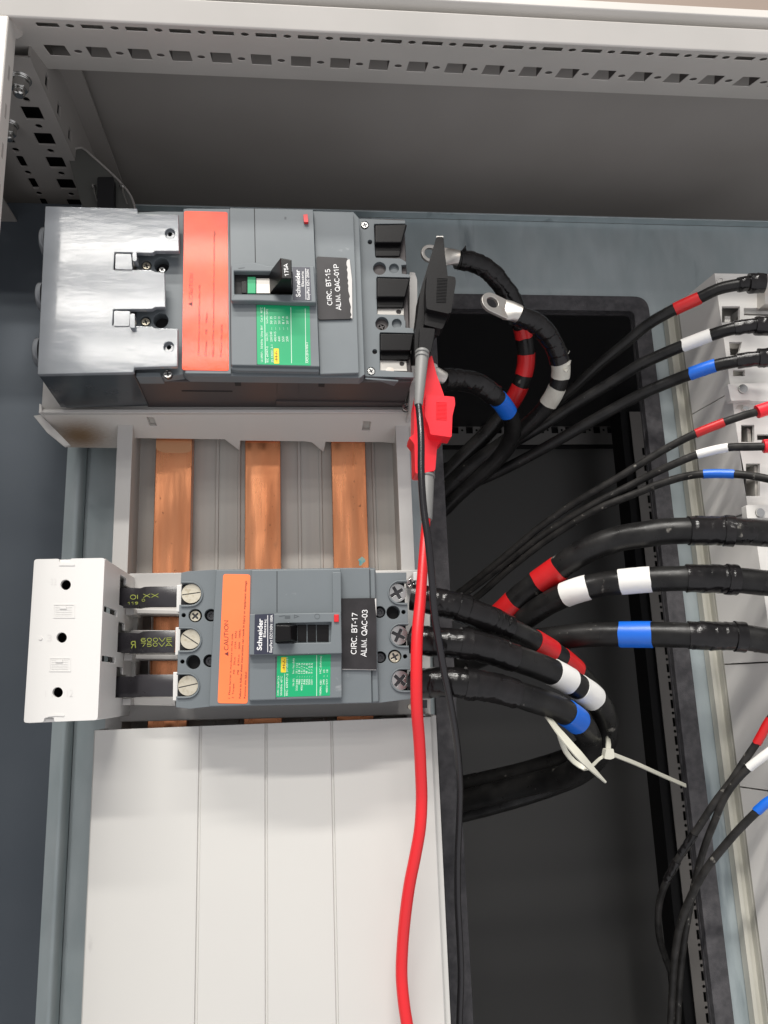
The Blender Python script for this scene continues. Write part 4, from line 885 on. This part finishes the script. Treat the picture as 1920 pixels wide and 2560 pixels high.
cable('medium black cable with blue band, third into the top block', [(1935, 893, 20), (1903, 895, 22), (1843, 903, 28), (1788, 914, 36), (1718, 938, 48), (1679, 953, 56), (1619, 978, 66), (1560, 1008, 78), (1480, 1052, 92), (1400, 1098, 106), (1310, 1148, 122), (1220, 1192, 138), (1100, 1240, 156), (1000, 1275, 165)], 4.3,
      [(1722, 936, 1787, 914, 'tblue')], [(1845, 902, 1935, 893, .8), (1892, 896, 1935, 893, 2.0)], g_b)
# ---- group C
g_c = 'thin dusty cables to the second distribution block'
for lab, pts, band, boot in (
    ('thin black cable with red band and red boot', [(1945, 1012, 22), (1894, 1029, 28), (1858, 1039, 34), (1809, 1056, 40), (1739, 1084, 50), (1679, 1114, 60), (1619, 1149, 70), (1560, 1185, 80), (1500, 1220, 90), (1430, 1262, 102), (1350, 1318, 116), (1270, 1385, 130), (1190, 1450, 145), (1110, 1510, 158)], (1742, 1083, 1807, 1057, 'tred'), (1892, 1030, 1944, 1013)),
    ('thin black cable with white band and red boot', [(1955, 1113, 22), (1915, 1116, 26), (1873, 1117, 32), (1819, 1119, 40), (1742, 1137, 50), (1690, 1158, 58), (1640, 1181, 68), (1589, 1207, 78), (1500, 1252, 92), (1420, 1298, 106), (1340, 1350, 120), (1262, 1408, 134), (1185, 1468, 148), (1110, 1520, 160)], (1743, 1136, 1818, 1119, 'twhite'), (1908, 1116, 1955, 1113)),
    ('thin black cable with blue band, lowest of its trio', [(1960, 1204, 24), (1924, 1198, 28), (1888, 1191, 34), (1834, 1185, 42), (1757, 1185, 50), (1709, 1192, 58), (1649, 1210, 68), (1589, 1234, 78), (1500, 1270, 92), (1425, 1312, 106), (1350, 1362, 120), (1270, 1425, 136), (1195, 1490, 150), (1120, 1545, 162)], (1758, 1185, 1833, 1185, 'tblue'), None)):
    root, S = cable(lab, pts, 2.75, [band], [], g_c, None, 'cabled')
    if boot:
        b = B(); q = spline([P(boot[0], boot[1], 27), P(boot[2], boot[3], 24)], 3); tube(b, q, 4.6, 24); obj('end_boot', b, M['clipr'], root, bevel=.4)
# ---- group D: the three big ones
g_d = 'thick cables to the third distribution block'
cable('thick black cable with two red bands arching highest', [(1960, 1336, 14), (1918, 1334, 16), (1880, 1331, 17), (1843, 1329, 18), (1816, 1327, 20), (1721, 1327, 24), (1660, 1329, 30), (1619, 1335, 34), (1560, 1344, 42), (1500, 1362, 50), (1438, 1392, 60), (1392, 1424, 70), (1340, 1461, 80), (1302, 1490, 88), (1255, 1535, 98), (1200, 1580, 112), (1130, 1630, 130), (1080, 1665, 145)], 8.6,
      [(1396, 1421, 1346, 1457, 'tred'), (1288, 1503, 1245, 1545, 'tred')], [(1722, 1327, 1822, 1327, .7), (1812, 1327, 1838, 1328, 1.4), (1828, 1328, 1960, 1336, -.4)], g_d)
cable('thick black cable with two clean white bands', [(1960, 1462, 14), (1918, 1458, 16), (1870, 1453, 18), (1822, 1449, 20), (1715, 1446, 24), (1619, 1449, 34), (1551, 1455, 42), (1500, 1462, 50), (1440, 1477, 58), (1392, 1497, 68), (1350, 1520, 78), (1300, 1556, 92), (1240, 1606, 110), (1170, 1655, 130), (1110, 1690, 145)], 8.1,
      [(1409, 1489, 1471, 1469, 'twhite'), (1553, 1455, 1628, 1448, 'twhite')], [(1716, 1446, 1826, 1449, .7), (1818, 1449, 1844, 1450, 1.4), (1832, 1450, 1960, 1462, -.4)], g_d)
cable('thick black cable with a single glossy blue band', [(1960, 1606, 14), (1918, 1602, 16), (1880, 1596, 18), (1843, 1592, 20), (1721, 1588, 26), (1630, 1586, 36), (1549, 1586, 46), (1477, 1587, 56), (1398, 1594, 68), (1330, 1602, 82), (1250, 1622, 100), (1170, 1655, 122), (1110, 1690, 140)], 8.0,
      [(1551, 1586, 1629, 1586, 'tblue')], [(1722, 1588, 1846, 1592, .7), (1838, 1592, 1864, 1593, 1.4), (1852, 1593, 1960, 1606, -.4)], g_d)
# ---- group E: from the small breaker
g_e = 'thick cables leaving the small breaker'
tail1 = [(1440, 1925, 130), (1370, 1958, 150), (1260, 1990, 165), (1150, 2015, 180), (1040, 2040, 190)]
cable('thick cable from the small breaker top terminal with two red bands', [(1030, 1492, 16), (1062, 1498, 14), (1091, 1505, 12), (1151, 1519, 12), (1200, 1540, 14), (1239, 1557, 20), (1298, 1587, 30), (1340, 1607, 38), (1378, 1630, 46), (1416, 1658, 54), (1450, 1690, 64), (1488, 1738, 78), (1506, 1788, 94), (1488, 1840, 112), (1430, 1890, 132), (1340, 1922, 150), (1250, 1945, 165), (1140, 1968, 180), (1030, 1995, 190)], 7.5,
      [(1336, 1604, 1378, 1630, 'tred'), (1400, 1648, 1436, 1676, 'tred')], [(1034, 1493, 1160, 1522, .5), (1146, 1518, 1170, 1526, 1.3), (1166, 1524, 1270, 1572, .55)], g_e)
cable('thick cable from the small breaker middle terminal with two white bands', [(1032, 1598, 14), (1066, 1602, 10), (1099, 1606, 8), (1159, 1609, 6), (1220, 1622, 8), (1278, 1642, 12), (1358, 1670, 20), (1404, 1692, 28), (1447, 1718, 38), (1484, 1745, 48), (1510, 1785, 62), (1516, 1830, 78), (1500, 1880, 96), (1455, 1928, 118), (1380, 1962, 140), (1270, 1998, 158), (1150, 2030, 175), (1030, 2055, 185)], 7.9,
      [(1382, 1682, 1424, 1704, 'twhite'), (1446, 1718, 1484, 1745, 'twhite')], [(1036, 1598, 1166, 1610, .5), (1152, 1609, 1178, 1613, 1.3), (1172, 1612, 1284, 1643, .55)], g_e)
cable('thick cable from the small breaker bottom terminal with one blue band', [(1034, 1708, 12), (1064, 1708, 8), (1111, 1705, 4), (1171, 1709, 2), (1220, 1717, 4), (1275, 1730, 8), (1338, 1750, 14), (1390, 1768, 22), (1434, 1794, 32), (1464, 1826, 46), (1474, 1866, 64), (1456, 1910, 88), (1410, 1940, 112), (1330, 1960, 135), (1230, 1985, 155), (1130, 2010, 172), (1030, 2035, 182)], 7.8,
      [(1414, 1780, 1444, 1803, 'tblue')], [(1038, 1708, 1176, 1710, .5), (1162, 1708, 1186, 1711, 1.3), (1182, 1711, 1290, 1735, .55)], g_e)
# ---- group F
g_f = 'thin grey cables crossing the lower right corner'
F1, F1S = cable('thin cable with red band and dark splice, bowing out at lower right', [(1950, 1760, 30), (1920, 1806, 34), (1895, 1852, 38), (1864, 1898, 44), (1830, 1950, 50), (1788, 2005, 58), (1744, 2072, 68), (1700, 2140, 80), (1668, 2200, 92), (1651, 2245, 104), (1645, 2295, 116), (1649, 2345, 130), (1662, 2390, 145), (1680, 2440, 160), (1700, 2500, 170)], 2.3,
      [(1926, 1796, 1892, 1856, 'tred')], [(1736, 2084, 1703, 2136, .3), (1693, 2150, 1670, 2198, .3)], g_f, None, 'cabled')
cable('thin cable with white sleeve below the red banded one', [(1960, 1855, 30), (1920, 1883, 34), (1871, 1921, 42), (1836, 1957, 48), (1809, 1998, 54), (1788, 2049, 62), (1764, 2110, 72), (1744, 2178, 84), (1730, 2240, 94), (1716, 2315, 106), (1706, 2384, 116), (1699, 2453, 124), (1694, 2556, 134), (1690, 2640, 140)], 2.3,
      [(1955, 1858, 1873, 1919, 'twhite')], [], g_f, None, 'cabled')
cable('thin cable with blue band in the lower right corner', [(1960, 1985, 26), (1920, 2005, 30), (1891, 2030, 34), (1847, 2074, 42), (1805, 2122, 52), (1771, 2165, 62), (1744, 2209, 72), (1716, 2267, 84), (1699, 2318, 94), (1688, 2384, 106), (1682, 2453, 116), (1677, 2556, 126), (1674, 2640, 132)], 2.4,
      [(1945, 1992, 1892, 2029, 'tblue')], [], g_f, None, 'cabled')
# ---- cable ties
def strap(S, w, t, nref, wf=None):
    b = B(); rings = []
    for i, p in enumerate(S):
        T = (S[min(i+1, len(S)-1)]-S[max(i-1, 0)]).normalized(); n = (nref-T*nref.dot(T)).normalized(); s = T.cross(n)
        ww = w*(wf(i/(len(S)-1)) if wf else 1)
        rings.append([b.verts.new(p+s*(ww/2*a)+n*(t/2*c)) for a, c in ((-1, -1), (1, -1), (1, 1), (-1, 1))])
    for p, q in zip(rings, rings[1:]):
        for k in range(4): b.faces.new((p[k], p[(k+1) % 4], q[(k+1) % 4], q[k]))
    b.faces.new(rings[0]); b.faces.new(rings[-1][::-1]); return b
t1 = thing('cable_tie', P(1440, 1860, 30), 'wide natural nylon cable tie with a pointed tail under the blue banded cable', 'cable tie', 'nylon cable ties')
S = spline([P(x, y, z) for x, y, z in ((1368, 1790, 20), (1400, 1832, 6), (1445, 1885, -2), (1478, 1920, 0), (1514, 1956, 6))], 3)
obj('tie_tail', strap(S, 5.6, 1.2, V(.5, -1, .25).normalized(), lambda u: 1.0 if u < .6 else 1-(u-.6)*2.0), M['tie'], t1, bevel=.2)
S = spline([P(x, y, z) for x, y, z in ((1398, 1836, 10), (1404, 1855, 14), (1415, 1880, 18), (1436, 1905, 20), (1462, 1921, 18), (1484, 1923, 10))], 3)
obj('tie_loop', strap(S, 3.0, 1.2, V(.3, -1, .1).normalized()), M['tie'], t1, bevel=.2)
t2 = thing('cable_tie', P(1525, 1885, 50), 'thin nylon cable tie with square head and long tail pointing right', 'cable tie', 'nylon cable ties')
b = B(); sheet(b, rnd([(1516, 1872), (1534, 1872), (1537, 1895), (1526, 1899), (1511, 1897)], 3), 40, 46); obj('tie_head', b, M['tie'], t2, bevel=.6)
S = spline([P(x, y, z) for x, y, z in ((1532, 1886, 43), (1590, 1909, 60), (1650, 1936, 80), (1714, 1964, 98))], 4); obj('tie_tail', strap(S, 2.6, 1.2, V(.1, -1, .3).normalized()), M['tie'], t2, bevel=.2)
S = spline([P(x, y, z) for x, y, z in ((1514, 1888, 44), (1500, 1896, 44), (1480, 1914, 30), (1462, 1922, 20))], 3); obj('tie_loop', strap(S, 1.8, 1.2, V(.1, -1, .3).normalized()), M['tie'], t2)
S = spline([P(x, y, z) for x, y, z in ((1520, 1876, 44), (1521, 1860, 50), (1520, 1845, 66))], 3); obj('tie_band', strap(S, 3, 1.2, V(.1, -1, .3).normalized()), M['tie'], t2)

# ================================================================ TEST CLIPS
def relief(root, p0, p1, r0, r1, rings=2):
    d = (p1-p0); L = d.length; b = B()
    prof = [(r0*.9, 0)]; h = 0
    for k in range(rings): prof += [(r0*1.02, .6+h), (r0*1.02, 2.0+h), (r0*.86, 2.4+h), (r0*.86, 3.0+h)]; h += 3
    prof += [(r0*.92, h+1), (r1*1.0, L*.98), (r1*.9, L)]
    lathe(b, p0, d, prof, 24); return obj('strain_relief', b, M['relief'], root, sharp=40)
rc = thing('test_clip', P(1085, 1050, 30), 'bright red plastic test clip with grey strain relief and thick red lead', 'test clip', 'test clips clamped beside the breakers')
slab(rc, 'clip_body', rnd([(1073, 894), (1080, 888), (1091, 934), (1110, 988), (1118, 1040), (1112, 1096), (1093, 1114), (1088, 1176), (1052, 1184), (1038, 1183), (1036, 1110), (1023, 1094), (1035, 1086), (1036, 1010), (1052, 930)], 5), 6, 22, 'clipr', bevel=3.4)
pd = slab(rc, 'finger_pad', rnd([(1064, 986), (1136, 992), (1138, 1010), (1131, 1040), (1129, 1093), (1076, 1086), (1071, 1062), (1062, 1040)], 4), -3, 10, 'clipr', bevel=1.4)
b = B()
for k in range(14): sheet(b, [(1091-k*.05, 1004+k*3.3), (1117, 1005+k*3.3), (1117, 1006.6+k*3.3), (1091, 1005.6+k*3.3)], -3.35, -2.9)
obj('grip_ribs', b, M['clipr'], pd)
slab(rc, 'jaw_foot', rnd([(1023, 1093), (1034, 1092), (1038, 1105), (1046, 1115), (1034, 1118)], 2), 14, 26, 'clipr', bevel=1)
relief(rc, P(1067, 1176, 12), P(1066, 1300, 4), 5.0, 3.6)
pts = [(1066, 1295, 4), (1063, 1330, 0), (1058, 1400, -6), (1051, 1500, -12), (1043, 1590, -16), (1041, 1680, -17), (1042, 1770, -14), (1048, 1850, -8), (1052, 1930, -2), (1054, 2000, 2), (1050, 2070, 3), (1038, 2140, 5), (1024, 2210, 8), (1013, 2290, 12), (1006, 2370, 16), (1004, 2440, 18), (1010, 2510, 18), (1021, 2580, 18), (1035, 2660, 18)]
b = B(); tube(b, spline([P(*p) for p in pts], 2.5), lambda i, s: 2.5+min(.75, s*.012), 24); obj('test_lead', b, M['leadr'], rc, sharp=60)

kc = thing('test_clip', P(1080, 760, 10), 'black plastic crocodile test clip with grey strain relief and thin black lead', 'test clip', 'test clips clamped beside the breakers')
slab(kc, 'clip_body', rnd([(1091, 592), (1109, 592), (1113, 640), (1119, 686), (1122, 740), (1112, 800), (1090, 826), (1077, 884), (1036, 886), (1037, 838), (1045, 780), (1050, 730), (1062, 690), (1077, 640)], 5), 0, 18, 'clipk', bevel=3.2)
pd = slab(kc, 'finger_pad', rnd([(1068, 682), (1138, 692), (1140, 704), (1128, 782), (1120, 784), (1066, 772), (1064, 730)], 6), -9, 4, 'clipk', bevel=1.6)
slab(kc, 'pad_skirt', rnd([(1066, 768), (1124, 780), (1106, 823), (1060, 812)], 5), -4, 6, 'clipk', bevel=1.4)
slab(kc, 'handle_grip', rnd([(1050, 818), (1088, 822), (1077, 882), (1047, 878)], 4), -6, 2, 'clipk', bevel=1.2)
b = B()
for k in range(17): sheet(b, [(1093-k*.15, 694+k*3.7), (1119-k*.25, 695+k*3.7), (1119-k*.25, 696.7+k*3.7), (1093-k*.15, 695.7+k*3.7)], -9.35, -8.9)
obj('grip_ribs', b, M['clipk'], pd)
b = B(); hull(b, [P(x, y, z) for x, y in ((1091, 590), (1108, 590), (1108, 594), (1091, 593)) for z in (2, 10)]); obj('jaw_tip', b, M['lug'], kc)
relief(kc, P(1056, 878, -6), P(1046, 1014, -14), 4.3, 2.6)
pts = [(1046, 1010, -14), (1051, 1060, -20), (1053, 1110, -23), (1053, 1180, -25), (1059, 1270, -26), (1070, 1350, -27), (1079, 1440, -26), (1086, 1530, -22), (1098, 1610, -18), (1112, 1690, -12), (1126, 1760, -2), (1138, 1830, 10), (1146, 1900, 24), (1150, 1970, 36), (1148, 2050, 46), (1144, 2150, 54), (1144, 2250, 60), (1149, 2350, 64), (1152, 2440, 66), (1149, 2530, 68), (1146, 2640, 70)]
b = B(); tube(b, spline([P(*p) for p in pts], 2.5), 2.05, 20); obj('test_lead', b, M['leadk'], kc, sharp=60)

# ================================================================ RIGHT COLUMN
pl = thing('block_plinth', V(350, 112, -640), 'cream plastic plinth rail under the distribution blocks on the right', 'plinth')
b = B(); prof = [(290.5, 111.5), (290.5, 104), (293.5, 104), (293.5, 106), (297, 106), (297, 100), (300, 100), (300, 103), (304, 103), (304, 96), (420, 96), (420, 111.5)]
plate3(b, [[V(x, y, -640) for x, y in prof]], V(0, 0, 640+290)); obj('plinth_rail', b, M['plinth'], pl, bevel=.3)
def dblock(name_label, z0, z1, xf=302.5, yf=50, slots=(), screws=(), front_extra=None, xback=296.5, cat='terminal block'):
    t = thing('distribution_block', V(340, 96, z0), name_label, cat, 'grey distribution blocks stacked on the right')
    b = B()
    fr = [V(xf, yf, z0), V(430, yf, z0), V(430, yf, z1), V(xf, yf, z1)]; bk = [V(xback, 96, z0), V(430, 96, z0), V(430, 96, z1), V(xback, 96, z1)]
    a = [b.verts.new(v) for v in fr]; c = [b.verts.new(v) for v in bk]
    b.faces.new(c)
    for k in range(4): b.faces.new((a[k], c[k], c[(k+1) % 4], a[(k+1) % 4]))
    obj('shell', b, M['block'], t)
    hs = [[P(x, y, yf) for x, y in rnd(s, 1, 2)] for s in slots]
    b = B(); plate3(b, [fr]+hs, V(0, 3, 0)); obj('front_face', b, M['block'], t, bevel=.5)
    if slots:
        b = B(); box(b, xf+1, 429, yf+16, yf+17, z0+1, z1-1); obj('inner_floor', b, M['tray'], t)
    for s in screws: screw(t, s[0], s[1], s[2], yf-s[3], 'cross', 'chrome', .6)
    return t
zA, zB_, zC, zD_, zE = P(1780, 683, 50).z, P(1826, 980, 50).z, P(1871, 1280, 50).z, P(1920, 1655, 50).z, P(1871, 1993, 50).z
t = dblock('topmost grey distribution block with three medium cables and a steel strap below', zB_+.4, zA, slots=[rect(1805, 766, 1850, 806), [(1823, 855), (1855, 855), (1850, 876), (1843, 888), (1826, 888)], rect(1833, 925, 1862, 940), [(1860, 770), (1935, 770), (1935, 790), (1860, 788)]])
b = B(); c = P(1800, 700, 50); ring = circ(1802, 700, 9, 18); sheet(b, ring, 49, 50.1, [circ(1802, 700, 5.5, 18)]); obj('boss', b, M['block'], t, bevel=.3)
b = B(); sheet(b, rnd([(1819, 960), (1935, 956), (1935, 1003), (1882, 1003), (1872, 1000), (1828, 1002)], 3), 44, 49.8); obj('steel_strap', b, M['block'], t, bevel=.5)
screw(t, 1859, 971, 13, 42, 'none', 'chrome')
b = B(); sheet(b, rect(1812, 790, 1826, 806), 57, 66); sheet(b, rect(1858, 870, 1935, 878), 52, 66); sheet(b, [(1851, 768), (1935, 770), (1935, 786), (1852, 784)], 54, 66); obj('slot_rib', b, M['block'], t, bevel=.2)
b = B(); sheet(b, rnd([(1912, 690), (1925, 688), (1925, 720), (1914, 716)], 2), 20, 24); sheet(b, rect(1912, 716, 1940, 760), 40, 50.2); obj('terminal_tab', b, M['lug'], t)
t = dblock('second grey distribution block with thin cables in red boots', zC+.4, zB_-.4, slots=[rect(1853, 1062, 1886, 1105), rect(1865, 1159, 1900, 1240), rect(1893, 1086, 1935, 1100)])
b = B(); sheet(b, [(1868, 1070), (1876, 1074), (1879, 1105), (1870, 1105)], 55, 66); sheet(b, [(1886, 1165), (1895, 1165), (1897, 1240), (1888, 1240)], 54, 66); sheet(b, rect(1866, 1195, 1898, 1200), 52, 66); obj('slot_rib', b, M['tray'], t)
b = B(); sheet(b, rnd([(1846, 1012), (1858, 1012), (1858, 1022), (1838, 1022)], 1), 49.6, 50.1); obj('emboss_mark', b, M['tray'], t)
b = B(); sheet(b, circ(1866, 1020, 9, 16, 5), 47, 50.2); obj('screw', b, M['chrome'], t, bevel=.3)
b = B(); sheet(b, rnd([(1865, 1263), (1935, 1261), (1935, 1294), (1868, 1296)], 3), 44, 49.8); obj('steel_strap', b, M['block'], t, bevel=.5); screw(t, 1902, 1281, 12, 42, 'none', 'chrome')
t = dblock('third grey distribution block fed by the three thick cables', zD_+.5, zC-.4, xf=305.5)
t = dblock('fourth plain pale block wall below the blue banded thick cable', zE+.4, zD_-.5, xf=309, yf=44)
t = dblock('lowest pale block reaching the bottom right corner', -600, zE-.6, xf=306, yf=58)

# ================================================================ ROOM
b = B(); box(b, -6000, 6000, 1500, 1510, -2000, 4000); tag(obj('wall', b, M['wall'], None), None, None, None, 'structure')
